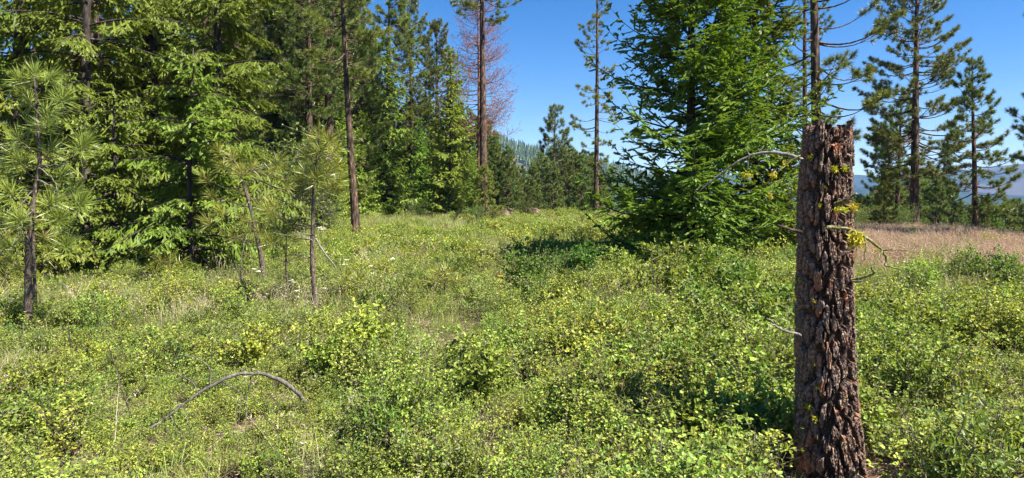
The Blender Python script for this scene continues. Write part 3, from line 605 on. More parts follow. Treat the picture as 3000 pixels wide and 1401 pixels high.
for k, (u, d, s, lb) in enumerate([(2790, 11.4, .68, 'glossy green shrub at the front corner of the dry grass rise'), (2880, 11.8, .8, 'big glossy shrub in front of the small cone-shaped pine'), (2985, 11.2, .75, 'glossy shrub cut by the right picture edge before the dry grass'), (2930, 10.4, .65, 'lower glossy shrub nearest in the clump before the dry grass')]):
    shrub(SB[k % 2], lb, u, d, k * 1.3, s, 'glossy shrubs before the dry grass')
shrub(SB[1], 'glossy patch of large leaves right of the broken trunk', 2700, 6.2, 3.1, .8)
shrub(SS[0], 'leafy low bush in the bottom left corner beside bare needle litter', 90, 4.9, 0, .8)
shrub(SS[1], 'pale green bush at the foot of the broken trunk', 2250, 4.1, 1, .8)
shrub(SS[1], 'round green bush behind the right end of the arched branch', 745, 5.9, 2, .85)
shrub(SS[0], 'upright bush with dark stems right of the arched branch', 985, 5.6, 3, .9)
shrub(SS[0], 'bush with blackened stems in the lower middle of the meadow', 1390, 5.0, 4, 1.0)
shrub(SS[1], 'bushy snowberry in front of the straggly shrub', 1790, 5.6, 5, 1.1)
for k, (u, d, s, lb) in enumerate([(735, 21, 1.0, 'tall leafy green shrub behind the leaning pine sapling'), (850, 23, 1.15, 'tall leafy shrub behind the straight pine sapling'), (790, 26, 1.3, 'tallest leafy shrub in front of the red-brown pine trunk'), (945, 27, .75, 'leafy shrub below the stout pine trunk'), (640, 20, .7, 'leafy shrub at the edge of the small yellow-green fir')]):
    shrub(ST[k % 2], lb, u, d, k * 2.1, s, 'tall leafy shrubs behind the saplings')
for k, (u, d, s, lb) in enumerate([(150, 12.6, .28, 'low leafy shrub in the shade behind the tall sapling'), (250, 13.2, .3, 'shade shrub under the dark drooping fir'), (680, 13.6, .34, 'leafy shrub at the foot of the leaning sapling'), (2560, 30, .45, 'bright green bush behind the dry grass near the broken trunk'), (2500, 28, .4, 'bright bush half hidden by the broken trunk'), (2640, 30, .42, 'bright bush at the foot of the tall open pine'), (1225, 42, .42, 'yellow-green bush with cream flowers before the young firs'), (1455, 39, .35, 'bright bush right of the young bushy pine'), (1545, 43, .5, 'small upright leafy bush by the earth mounds'), (1390, 36, .35, 'bright bush below the tall bare-trunked pine')]):
    shrub(ST[(k + 1) % 2], lb, u, d, k * 1.1, s)

SV = SS + [shrub_meshes('snowberry', M_SNOW, 141 + k, .72, .5, 12, 15, 4, .028, .021, tilt=.55, r=.0055, bare=.3) for k in range(2)] + [shrub_meshes('mixed_bush', M_TALL, 145, .7, .45, 11, 13, 4, .036, .018, tilt=.5, r=.0055, bare=.25)]
LB = [(90, 'the corner bush'), (320, 'the leaning dark stem'), (600, 'the arched fallen branch'), (780, 'the leaning sapling'), (926, 'the straight sapling'), (1110, 'the pale broken stick'), (1303, 'the single pine seedling'), (1460, 'the yellow wildflower'), (1610, 'the crooked blackened stem'), (1790, 'the bushy snowberry'), (1935, 'the straggly shrub'), (2130, 'the glossy broad-leaved shrub'), (2290, 'the pale trunk-foot bush'), (2420, 'the broken trunk'), (2540, 'the thin grey leafless bush'), (2700, 'the glossy leaf patch'), (2880, 'the big glossy shrub'), (3000, 'the picture edge')]
def bush_label(k, u, d, sc, seen={}):
    x, nm = min(LB, key=lambda q: abs(q[0] - u)); du = u - x
    side = ('close ' if abs(du) < 35 else '') + ('left of' if du < 0 else 'right of')
    where = 'nearest the camera' if d < 5 else 'in the foreground' if d < 6.6 else 'in the mid meadow' if d < 9 else 'in the back meadow'
    return '%s %s bush %s, %s %s' % ('tall' if sc > 1.05 else 'medium' if sc > .85 else 'low', ['round-leaved', 'spreading', 'loose upright', 'airy twiggy', 'narrow-leaved'][k], where, side, nm)
g = rng(314); placed = []; tries = 0
while len(placed) < 54 and tries < 3000:
    tries += 1; d = 4.0 + 8.5 * g.random() ** .8; u = g.uniform(1050, 3050) if g.random() < .72 else g.uniform(0, 1050)
    if 2180 < u < 2600 and d < 6: continue
    if (abs(u - 1303) < 150 and d < 9.6) or (u < 1000 and d < 5.4) or (820 < u < 1010 and d < 9) or (u < 180 and d < 7.5): continue
    x = gx(u, d)
    if any(math.hypot(x - a, d - b_) < .62 for a, b_ in placed): continue
    if u > 2480 and d > 9.5: continue
    placed.append((x, d)); k = int(g.integers(5)); sc = g.uniform(.62, 1.05) * (.85 if u < 1000 else 1.1)
    shrub(SV[k], bush_label(k, u, d, sc), u, d, g.uniform(0, 6.28), sc, 'bushes rising out of the meadow undergrowth', 'meadow_bush')

for k, (u, d, sc, lb) in enumerate([(1960, 11.4, 1.15, 'bush in the shade at the left foot of the large meadow fir'), (2070, 11.6, 1.2, 'bush in front of the large meadow fir trunk'), (2180, 11.0, 1.1, 'bush at the right foot of the large meadow fir'), (1850, 12.0, 1.0, 'bush under the left skirt of the large meadow fir')]):
    shrub(SV[(k + 2) % 5], lb, u, d, k * 1.7, sc, 'bushes rising out of the meadow undergrowth', 'meadow_bush')
# ------------------------------------------------------------------ undergrowth (uncountable)
def clump(seed, mat, **k):
    wood, lf = shrub_buf(seed, **k); b = Buf(); b.merge(wood, 0); b.merge(lf, 1)
    return b.mesh('clump', [M_STEM, mat])
def grass_tuft(seed, H, n, spread, W, mat, seedhead=False):
    g = rng(seed); b = Buf(); o = np.concatenate([g.normal(0, spread, (n, 2)), np.zeros((n, 1))], 1); d = nrm(np.concatenate([g.normal(0, .3, (n, 2)), np.ones((n, 1))], 1)); l = H * g.uniform(.5, 1.1, n)
    mid = o + d * (l * .55)[:, None]; d2 = nrm(d + np.concatenate([g.normal(0, .35, (n, 2)), np.full((n, 1), -.1)], 1)); a = g.random(n)
    s = nrm(np.cross(d, g.normal(size=(n, 3)))) * W * .5; tip = mid + d2 * (l * .5)[:, None]
    V = np.stack([o - s, o + s, mid - s * .8, mid + s * .8, tip], 1).reshape(-1, 3); q = (np.arange(n) * 5)[:, None]; T = np.array([[0, 1, 3], [0, 3, 2], [2, 3, 4]])
    b.add(V, (q[:, :, None] + T[None]).reshape(-1, 3), np.repeat(a, 3))
    if seedhead:
        k = n * 4; ii = g.integers(0, n, k); t = g.uniform(.3, 1, k)[:, None]
        blades(b, mid[ii] * (1 - t) + tip[ii] * t, nrm(g.normal(0, .5, (k, 3)) + [0, 0, .3]), .035, .010, g, g.random(k))
    return b.mesh('grass_tuft', mat)
def dist_points(n, d0, d1, g, ulo=-640, uhi=3700):
    d = np.sqrt(g.uniform(d0 ** 2, d1 ** 2, n)); u = g.uniform(ulo, uhi, n); return gx(u, d), d, u
BARE = [(190, 1370, 210, 85), (60, 1120, 110, 60), (330, 1200, 110, 40), (960, 1290, 120, 45), (1010, 1180, 70, 40), (890, 1030, 110, 30), (1000, 940, 90, 30), (960, 870, 110, 45), (1020, 1360, 90, 35), (430, 850, 130, 20), (300, 835, 120, 20), (520, 1170, 60, 25), (640, 1280, 60, 30), (1120, 1090, 60, 30)]
def bare_at(u, v):
    m = np.zeros_like(u)
    for (a, b_, c, e) in BARE: m = np.maximum(m, 1 - sstep(.5, 1.15, np.hypot((u - a) / (c * .7), (v - b_) / (e * .75))))
    return m
def cover(x, y):
    u = 1500 + x / y * FPX; v = HOR + (EYE - 0) / y * FPX
    dens = .38 + .85 * sstep(.36, .62, fbm(x * 1.0 + 11, y * 1.0, 17, 3))
    leftish = 1 - .25 * sstep(1300, 300, u) * (y < 13)
    return dens * leftish * (1 - .6 * bare_at(u, v)), u, v
def dry_zone(x, y, u):
    return sstep(2440, 2560, u) * sstep(12.0, 14.6, y + 2.2 * (fbm(x * .7, y * .7, 41, 3) - .5) * 2 - np.maximum(0, (u - 2700)) * .004) * (y < 36)
snag_x, snag_y = 1.785, 3.8
def mk(g, X, Y, lo, hi, tilt=.12):
    n = len(X); rot = np.stack([g.normal(0, tilt, n), g.normal(0, tilt, n), g.uniform(0, 6.283, n)], 1)
    return np.stack([X, Y, ground(X, Y) - .01], 1), rot, g.uniform(lo, hi, n)
NEAR = [clump(200 + k, M_SNOW, H=.42, spread=.3, stems=6, twigs=14, pairs=3, L=.019, W=.0145, tilt=.62, r=.0038, bare=.2) for k in range(6)]
NEARB = [clump(210 + k, M_SNOW, H=.36, spread=.3, stems=5, twigs=8, pairs=2, L=.031, W=.025, tilt=.7, r=.004, bare=.3) for k in range(2)]
FARC = [clump(220 + k, M_SNOW, H=.55, spread=.5, stems=9, twigs=10, pairs=2, L=.048, W=.036, tilt=.7, r=.006, bare=.15) for k in range(4)]
SPEC = [clump(240 + k, M_TALL, H=.44, spread=.22, stems=6, twigs=8, pairs=4, L=.034, W=.010, tilt=.4, r=.0035, bare=.15) for k in range(2)] + [clump(244, M_PALE, H=.36, spread=.25, stems=7, twigs=9, pairs=3, L=.024, W=.009, tilt=.5, r=.003, bare=.1)]
DEADC = [clump(230 + k, M_SNOW, H=.5, spread=.3, stems=8, twigs=9, pairs=1, L=.014, W=.011, tilt=.7, r=.0042, bare=.2) for k in range(2)]
g = rng(300); P = []; RO = []; SC = []; ID = []
for (n, d0, d1, lo, hi, ids) in ((5600, 2.6, 8.0, .45, 1.25, (0, 8)), (5600, 7.5, 14, .5, 1.3, (0, 8)), (6500, 13, 28, .45, 1.05, (8, 12)), (7500, 26, 60, .6, 1.2, (8, 12))):
    n = int(n * 1.23); X, Y, u = dist_points(n, d0, d1, g); c, u, v = cover(X, Y)
    c = c * (1 - .95 * dry_zone(X, Y, u) * (fbm(X * .8, Y * .8, 65, 2) < .62)) * np.where((Y > 16) & (u > 900) & (u < 1850), .42, 1)
    keep = (g.random(n) < c) & (np.hypot(X - snag_x, Y - snag_y) > .30) & (Y - .12 * np.abs(X) > 2.75) & ~((u > 2150) & (u < 2740) & (Y < 3.7)) & ~((u > 2380) & (u < 2600) & (Y < 4.1)); X = X[keep]; Y = Y[keep]; u = u[keep]
    p, r_, s = mk(g, X, Y, lo, hi); s *= .62 + .48 * sstep(.36, .66, fbm(X * 1.0 + 11, Y * 1.0, 17, 3)) + .15 * fbm(X * .5, Y * .5, 23, 3); s *= 1 - .45 * ((u > 230) & (u < 1000) & (Y < 5.1)); s *= 1 - .5 * bare_at(u, (HOR + EYE / Y * FPX) - 60); s *= (.80 + .36 * sstep(900, 2300, u)) * (1 - .4 * ((np.abs(u - 1303) < 90) & (Y > 5.5) & (Y < 10))) * np.where(Y < 14, 1, 1.1) * (1 - .45 * sstep(2400, 2500, u) * sstep(7.5, 9.5, Y) * (Y < 30))
    P.append(p); RO.append(r_); SC.append(s); q = g.integers(*ids, len(X)); q = np.where((q >= 6) & (q < 8) & (g.random(len(X)) < .6), g.integers(0, 6, len(X)), q); z_ = g.random(len(X)); q = np.where((z_ < .12) & (Y < 14), g.integers(12, 14, len(X)), q); ID.append(np.where((z_ > .82) & (Y < 14), g.integers(14, 17, len(X)), q))
X, Y, u = dist_points(620, 3.5, 6.2, g, 60, 1080); keep = g.random(620) < .14 + .66 * (bare_at(u, HOR + EYE / Y * FPX) < .5); p, r_, s_ = mk(g, X[keep], Y[keep], .3, .62)
P.append(p); RO.append(r_); SC.append(s_); ID.append(g.integers(0, 8, keep.sum()))
protos = NEAR + NEARB + FARC + DEADC + SPEC
tag(scatter('undergrowth', protos, np.concatenate(P), np.concatenate(RO), np.concatenate(SC), np.concatenate(ID)), 'sunlit yellow-green snowberry undergrowth covering the meadow', 'undergrowth', kind='stuff')
GR = [grass_tuft(400 + k, .34, 26, .05, .006, M_GRASS) for k in range(3)] + [grass_tuft(410 + k, .5, 34, .12, .014, M_GRASS) for k in range(3)]
P = []; RO = []; SC = []; ID = []
for (n, d0, d1, lo, hi, ids) in ((2300, 2.6, 9, .35, .8, (0, 3)), (4200, 8, 18, .6, 1.15, (0, 3)), (9000, 17, 56, .6, 1.2, (3, 6))):
    n = int(n * 1.23); X, Y, u = dist_points(n, d0, d1, g); v = HOR + EYE / Y * FPX
    c = (.35 + .8 * fbm(X * .5, Y * .5, 51, 3)) * (1 - .8 * bare_at(u, v)) * (1 - .9 * dry_zone(X, Y, u))
    c = c * (1 - .45 * ((u > 250) & (u < 980) & (Y < 5.2))); keep = (g.random(n) < c) & (np.hypot(X - snag_x, Y - snag_y) > .25) & ~((u > 2330) & (u < 2620) & (Y < 3.9)); p, r_, s = mk(g, X[keep], Y[keep], lo, hi)
    P.append(p); RO.append(r_); SC.append(s); ID.append(g.integers(*ids, keep.sum()))
tag(scatter('meadow_grass', GR, np.concatenate(P), np.concatenate(RO), np.concatenate(SC), np.concatenate(ID)), 'pale green meadow grass between the bushes', 'grass', kind='stuff')
ST_ = [grass_tuft(420 + k, .62, 9, .10, .0045, M_STRAW, True) for k in range(3)]
P = []; RO = []; SC = []; ID = []
for (n, d0, d1, lo, hi) in ((380, 3.2, 9, .4, .9), (1300, 8, 18, .6, 1.1), (2600, 17, 50, .7, 1.2)):
    n = int(n * 1.23); X, Y, u = dist_points(n, d0, d1, g); keep = (g.random(n) < .2 + .9 * sstep(.4, .7, fbm(X * .5, Y * .5, 81, 3))) & ~((u > 2150) & (u < 2780) & (Y < 4.4)) & (Y - .12 * np.abs(X) > 3.3); p, r_, s = mk(g, X[keep], Y[keep], lo, hi); P.append(p); RO.append(r_); SC.append(s); ID.append(g.integers(0, 3, keep.sum()))
tag(scatter('straw_stalks', ST_, np.concatenate(P), np.concatenate(RO), np.concatenate(SC), np.concatenate(ID)), 'thin pale dry grass stalks scattered through the meadow', 'grass', kind='stuff')
DR = [grass_tuft(430 + k, .5, 40, .13, .009, M_DRY, True) for k in range(3)]
X, Y, u = dist_points(9000, 10.5, 36, g, 2380, 3350); keep = g.random(9000) < dry_zone(X, Y, u) * (.25 + 1.0 * sstep(.3, .65, fbm(X * .9, Y * .9, 61, 3))); p, r_, s = mk(g, X[keep], Y[keep], .5, 1.0); s *= .6 + .8 * fbm(X[keep] * .6, Y[keep] * .6, 63, 2)
tag(scatter('dry_grass', DR, p, r_, s, g.integers(0, 3, keep.sum())), 'dry pinkish tan grass on the low rise beyond the broken trunk', 'grass', kind='stuff')
def litter(seed, n=170):
    g = rng(seed); b = Buf(); o = np.concatenate([g.normal(0, .16, (n, 2)), g.uniform(.004, .03, (n, 1))], 1); th = g.uniform(0, 6.28, n)
    needles(b, o, np.stack([np.cos(th), np.sin(th), g.normal(0, .12, n)], 1), .085, .0032, g, g.random(n))
    m = 4; o = np.concatenate([g.normal(0, .16, (m, 2)), g.uniform(.006, .03, (m, 1))], 1); th = g.uniform(0, 6.28, m); sticks(b, o, o + np.stack([np.cos(th), np.sin(th), g.normal(0, .15, m)], 1) * g.uniform(.08, .25, m)[:, None], .004, .002, .8)
    return b.mesh('litter', M_LIT)
LI = [litter(440 + k) for k in range(4)]
X, Y, u = dist_points(4200, 2.6, 13, g); p, r_, s = mk(g, X, Y, .7, 1.3, .05); p[:, 2] += .012
tag(scatter('needle_litter', LI, p, r_, s, g.integers(0, 4, len(X))), 'fallen tan pine needles and twigs on the ground', 'litter', kind='stuff')

# ------------------------------------------------------------------ the broken trunk
def snag_c(z): return np.interp(z, [-.1, .0, .377, .766, 1.155, 1.544, 1.96, 2.1], [1.82, 1.816, 1.799, 1.783, 1.783, 1.775, 1.799, 1.802])
def snag_w(z): return .445 * np.interp(z, [-.15, 0, .2, .377, .766, 1.155, 1.544, 1.96, 2.1], [.50, .43, .395, .372, .346, .331, .322, .288, .28])
SNAG_D = 3.8
root = thing('broken_pine_trunk', 'thick broken pine trunk with deeply furrowed bark and yellow lichen, standing snapped off', 'dead tree', (float(snag_c(0)), SNAG_D, float(ground(1.8, SNAG_D)) - .12))
rl = np.array(root.location)
def build_snag():
    NT, NZ = 300, 620
    th = np.arange(NT) * 2 * np.pi / NT; zz = np.linspace(-.12, 2.03, NZ); T, Z = np.meshgrid(th, zz)
    Sx = T * .17; per = 2 * np.pi * .17
    g = rng(900); cols = 23; pts = []
    for c in range(cols):
        z = -.3 + g.uniform(0, .2)
        while z < 2.4: pts.append(((c + g.uniform(-.22, .22)) * per / cols, z)); z += g.uniform(.09, .26)
    pts = np.array(pts); n0 = len(pts); allp = np.concatenate([pts, pts + [per, 0], pts - [per, 0]]); pid = np.tile(np.arange(n0), 3)
    def pf(a, b_, sd, o=4): return fbm(8 + 3 * np.cos(T) * a, b_ * Z + 3 * np.sin(T) * a, sd, o)
    wx = Sx + .024 * (pf(1.6, 9, 1) - .5) * 2 + .012 * (pf(5, 30, 2, 2) - .5) * 2; wz = Z + .10 * (pf(2.0, 5, 3) - .5)
    f1 = np.full(T.shape, 9.); f2 = f1.copy(); idd = np.zeros(T.shape, int)
    for q, (a, b_) in enumerate(allp):
        dd = np.hypot(wx - a, (wz - b_) * .17)
        c1 = dd < f1; f2 = np.where(c1, f1, np.minimum(f2, dd)); idd = np.where(c1, pid[q], idd); f1 = np.where(c1, dd, f1)
    edge = f2 - f1
    hgt = sstep(.005, .0105, edge)
    fl = pf(13, 32, 5, 4) + .5 * (pf(26, 70, 6, 3) - .5); terr = np.floor(fl * 6) / 6 * .85 + fl * .15
    grain = pf(24, 110, 8, 2)
    disp = -.030 + hgt * (.030 + .018 * (terr - .45)) + .006 * (grain - .5) + .010 * (vnoise(idd * 1.7, idd * 0, 4) - .5) * hgt
    R = snag_w(Z) * (1 + .035 * np.sin(2 * T + 1) + .03 * np.sin(3 * T + Z)) + disp
    # ragged broken top
    top = 1.965 + .030 * fbm(th * 4.2, th * 0, 71, 3) + .035 * (vnoise(th * 11, th * 0, 12) - .5) + .045 * np.exp(-((th - 5.75) / .22) ** 2) + .03 * np.exp(-((th - 3.9) / .35) ** 2)
    z0 = 1.70; Zm = np.where(Z > z0, z0 + (Z - z0) * ((top - z0) / (2.03 - z0))[None, :], Z)
    V = np.stack([snag_c(Zm) + R * np.cos(T), SNAG_D + R * np.sin(T), Zm], -1) - rl
    V[..., 2] += 0
    i, j = np.meshgrid(np.arange(NZ - 1), np.arange(NT), indexing='ij'); j2 = (j + 1) % NT
    F = np.stack([i * NT + j, i * NT + j2, (i + 1) * NT + j2, (i + 1) * NT + j], -1).reshape(-1, 4)
    Vf = V.reshape(-1, 3); fid = np.where((hgt > .35), idd, -1)[:-1].reshape(-1)
    cnt = np.bincount(fid[fid >= 0], minlength=n0); big = np.argsort(-cnt)[:280]; ok = np.zeros(n0, bool); ok[big] = True; ok &= cnt > 60
    core = (fid < 0) | ~ok[np.maximum(fid, 0)]
    def sub(sel):
        f = F[sel]; uq, inv = np.unique(f, return_inverse=True); return Vf[uq], inv.reshape(-1, 4)
    v, f = sub(core); trunk = obj('trunk', raw_mesh('snag_core', v, f, M_CORE, np.full(len(f), .3)), root)
    # back the plates with a solid inner stem, and close the top with splintered wood
    b = Buf(); zi = np.linspace(-.12, 1.93, 30); tube(b, np.stack([snag_c(zi), np.full(30, SNAG_D), zi], 1) - rl, snag_w(zi) - .044, 28)
    g2 = rng(903); n = 130; a = g2.uniform(0, 6.283, n); r = np.sqrt(g2.random(n)) * .105; c = np.stack([1.80 + r * np.cos(a), SNAG_D + r * np.sin(a), np.full(n, 1.90)], 1) - rl
    sticks(b, c, c + np.stack([g2.normal(0, .01, n), g2.normal(0, .01, n), g2.uniform(.02, .06, n)], 1), .009, .001)
    obj('inner_wood', b.mesh('snag_inner_wood', M_CORE), root)
    for q in range(n0):
        if not ok[q]: continue
        sel = fid == q
        if sel.any(): v, f = sub(sel); obj('bark_plate', raw_mesh('bark_plate', v, f, M_PLATE, np.full(len(f), float(g.random()))), trunk)
    return root
def plate_mat(name, core=False):
    m, t, o = new_mat(name); L = t.links; tc = N(t, 'ShaderNodeTexCoord')
    n1 = N(t, 'ShaderNodeTexNoise'); n1.inputs['Scale'].default_value = 60; n1.inputs['Detail'].default_value = 6; n1.inputs['Roughness'].default_value = .7; L.new(tc.outputs['Object'], n1.inputs['Vector'])
    n2 = N(t, 'ShaderNodeTexNoise'); n2.inputs['Scale'].default_value = 11; n2.inputs['Detail'].default_value = 5; L.new(tc.outputs['Object'], n2.inputs['Vector'])
    n3 = N(t, 'ShaderNodeTexNoise'); n3.inputs['Scale'].default_value = 23; n3.inputs['Detail'].default_value = 4; L.new(tc.outputs['Object'], n3.inputs['Vector'])
    k = .45 if core else 1.6
    grey = ramp(t, [(.3, (.028 * k, .02 * k, .016 * k)), (.48, (.095 * k, .062 * k, .045 * k)), (.62, (.20 * k, .145 * k, .112 * k)), (.78, (.34 * k, .275 * k, .23 * k))]); L.new(n1.outputs['Fac'], grey.inputs[0])
    oran = ramp(t, [(.3, (.07 * k, .03 * k, .016 * k)), (.55, (.22 * k, .105 * k, .058 * k)), (.75, (.38 * k, .225 * k, .14 * k))]); L.new(n1.outputs['Fac'], oran.inputs[0])
    at = N(t, 'ShaderNodeAttribute', attribute_name='v'); ad = N(t, 'ShaderNodeMath', operation='MULTIPLY_ADD'); ad.inputs[1].default_value = .16; L.new(at.outputs['Fac'], ad.inputs[0]); L.new(n2.outputs['Fac'], ad.inputs[2])
    f = ramp(t, [(.64, (0, 0, 0)), (.76, (1, 1, 1))]); L.new(ad.outputs[0], f.inputs[0])
    mx = N(t, 'ShaderNodeMixRGB'); L.new(f.outputs[0], mx.inputs[0]); L.new(grey.outputs[0], mx.inputs[1]); L.new(oran.outputs[0], mx.inputs[2])
    lf = ramp(t, [(.70, (0, 0, 0)), (.74, (1, 1, 1))]); L.new(n3.outputs['Fac'], lf.inputs[0])
    mx2 = N(t, 'ShaderNodeMixRGB'); L.new(lf.outputs[0], mx2.inputs[0]); L.new(mx.outputs[0], mx2.inputs[1]); mx2.inputs[2].default_value = (.34, .33, .07, 1)
    bp = N(t, 'ShaderNodeBump'); bp.inputs['Strength'].default_value = .6; bp.inputs['Distance'].default_value = .006; L.new(n1.outputs['Fac'], bp.inputs['Height'])
    p = N(t, 'ShaderNodeBsdfPrincipled'); p.inputs['Roughness'].default_value = .9; p.inputs['Specular IOR Level'].default_value = .12
    L.new(mx2.outputs[0], p.inputs['Base Color']); L.new(bp.outputs[0], p.inputs['Normal']); L.new(p.outputs[0], o.inputs[0]); return m
M_PLATE = plate_mat('bark_plate'); M_CORE = plate_mat('darkened_furrow_core', True)  # core repeats the plate bark darker: recess darkening of the furrows put into colour
build_snag()
bb = math.atan2(1.785, 3.8); vw = np.array([math.sin(bb), math.cos(bb)]); vr = np.array([math.cos(bb), -math.sin(bb)])
def on_snag(u, v, off=0.0):
    z = EYE - (v - HOR) / FPX * (SNAG_D - .12); R = float(snag_w(z)); c = np.array([float(snag_c(z)), SNAG_D])
    l = np.clip(((u - 1500) / FPX * SNAG_D - c[0]) , -R * .97, R * .97); f = math.sqrt(max(0, R * R - l * l)) + off
    q = c + vr * l - vw * f; return np.array([q[0], q[1], z]), np.array([*(vr * l / R - vw * f / R), 0])
g = rng(920)
for (u, v, s) in [(2358, 398, 1.), (2379, 457, 1.1), (2440, 497, 1.2), (2467, 493, 1.1), (2415, 548, .6), (2404, 602, .8), (2447, 612, 1.2), (2466, 614, 1.1), (2489, 606, 1.6), (2354, 833, .8), (2391, 884, .9), (2390, 1067, .7), (2400, 1136, .7), (2378, 1197, 1.3), (2394, 1226, 1.1), (2378, 683, .5)]:
    p, n_ = on_snag(u, v, .004); b = Buf(); k = int(60 * s); r = .016 * s
    o = p - rl + g.normal(0, r * .4, (k, 3)); d = nrm(n_ + g.normal(0, .8, (k, 3)) + [0, 0, -.25]); blades(b, o, d, r * g.uniform(.6, 1.5, k), r * .22, g, g.random(k))
    obj('lichen', b.mesh('lichen', M_LICH), root)
def branch3(pts, d0, d1, r0, r1, sub=4, jit=.004, seed=0):
    pts = np.array(pts, float); k = len(pts); D = np.linspace(d0, d1, k); P = np.array([px(u, v, d) for (u, v), d in zip(pts, D)])
    t = np.arange(k); tt = np.linspace(0, k - 1, (k - 1) * sub + 1)
    def cr(c):       # Catmull-Rom through the points
        q = np.concatenate([[2 * c[0] - c[1]], c, [2 * c[-1] - c[-2]]]); i = np.minimum(tt.astype(int), k - 2); f = tt - i
        a, b_, e, h = q[i], q[i + 1], q[i + 2], q[i + 3]; return .5 * (2 * b_ + (e - a) * f + (2 * a - 5 * b_ + 4 * e - h) * f ** 2 + (3 * b_ - a - 3 * e + h) * f ** 3)
    Q = np.stack([cr(P[:, c]) for c in range(3)], 1); gg = rng(seed); Q[1:-1] += gg.normal(0, jit, Q[1:-1].shape)
    return Q, np.linspace(r0, r1, len(Q)) * (1 + gg.normal(0, .10, len(Q)))
def snag_branch(parts, mat, lich=()):
    b = Buf()
    for k, (pts, d0, d1, r0, r1) in enumerate(parts): Q, R = branch3(pts, d0, d1, r0, r1, jit=.002, seed=k); tube(b, Q - rl, R, 7, a=.5)
    o = obj('branch', b.mesh('snag_branch', mat, True), root)
    for (u, v, d, s) in lich:
        l = Buf(); k = int(80 * s); r = .017 * s; c = px(u, v, d) - rl; blades(l, c + g.normal(0, r * .55, (k, 3)), nrm(g.normal(0, 1, (k, 3)) + [0, 0, -.6]), r * 1.1, r * .25, g, g.random(k)); obj('lichen', l.mesh('lichen', M_LICH), o)
snag_branch([([(2350, 470), (2338, 462), (2300, 452), (2255, 447), (2201, 456), (2150, 482), (2100, 520), (2046, 563)], 3.72, 3.95, .0115, .0045), ([(2197, 456), (2190, 444), (2183, 436)], 3.84, 3.84, .004, .002), ([(2194, 458), (2192, 480), (2190, 500)], 3.84, 3.84, .003, .0015)], M_GREY, [(2190, 512, 3.84, 1.2)])
snag_branch([([(2345, 455), (2322, 468), (2300, 486), (2275, 508)], 3.74, 3.7, .004, .002), ([(2260, 530), (2259, 550), (2256, 572)], 3.68, 3.68, .0015, .001)], M_MOSSY, [(2300, 478, 3.72, .8), (2267, 513, 3.7, 1.1), (2256, 575, 3.68, .8)])
snag_branch([([(2345, 680), (2331, 675), (2278, 661)], 3.7, 3.6, .010, .007)], M_BDARK)
snag_branch([([(2345, 983), (2330, 976), (2300, 970), (2270, 953), (2258, 940), (2246, 933)], 3.7, 3.55, .0085, .003), ([(2270, 953), (2256, 951), (2250, 955)], 3.58, 3.56, .004, .002)], M_GREY)
snag_branch([([(2448, 600), (2475, 588), (2510, 567)], 3.62, 3.5, .013, .005)], M_MOSSY)
snag_branch([([(2420, 667), (2445, 667), (2480, 670), (2500, 677), (2540, 700), (2575, 725), (2592, 747), (2598, 765), (2594, 778), (2612, 782), (2637, 790)], 3.60, 3.55, .010, .0045), ([(2530, 695), (2538, 712), (2535, 740), (2532, 762)], 3.55, 3.55, .006, .0025), ([(2586, 736), (2572, 757), (2560, 775)], 3.55, 3.5, .006, .003), ([(2586, 735), (2610, 731), (2650, 734), (2690, 744)], 3.55, 3.45, .0045, .0015), ([(2593, 773), (2583, 765)], 3.55, 3.53, .003, .001)], M_MOSSY, [(2507, 702, 3.55, 2.0), (2512, 690, 3.55, 1.4), (2565, 733, 3.55, .7)])
snag_branch([([(2495, 822), (2515, 815), (2540, 809), (2560, 801), (2557, 794), (2553, 786)], 3.72, 3.6, .010, .004)], M_MOSSY)
snag_branch([([(2498, 826), (2512, 825), (2526, 825)], 3.68, 3.6, .007, .005)], M_GREY)

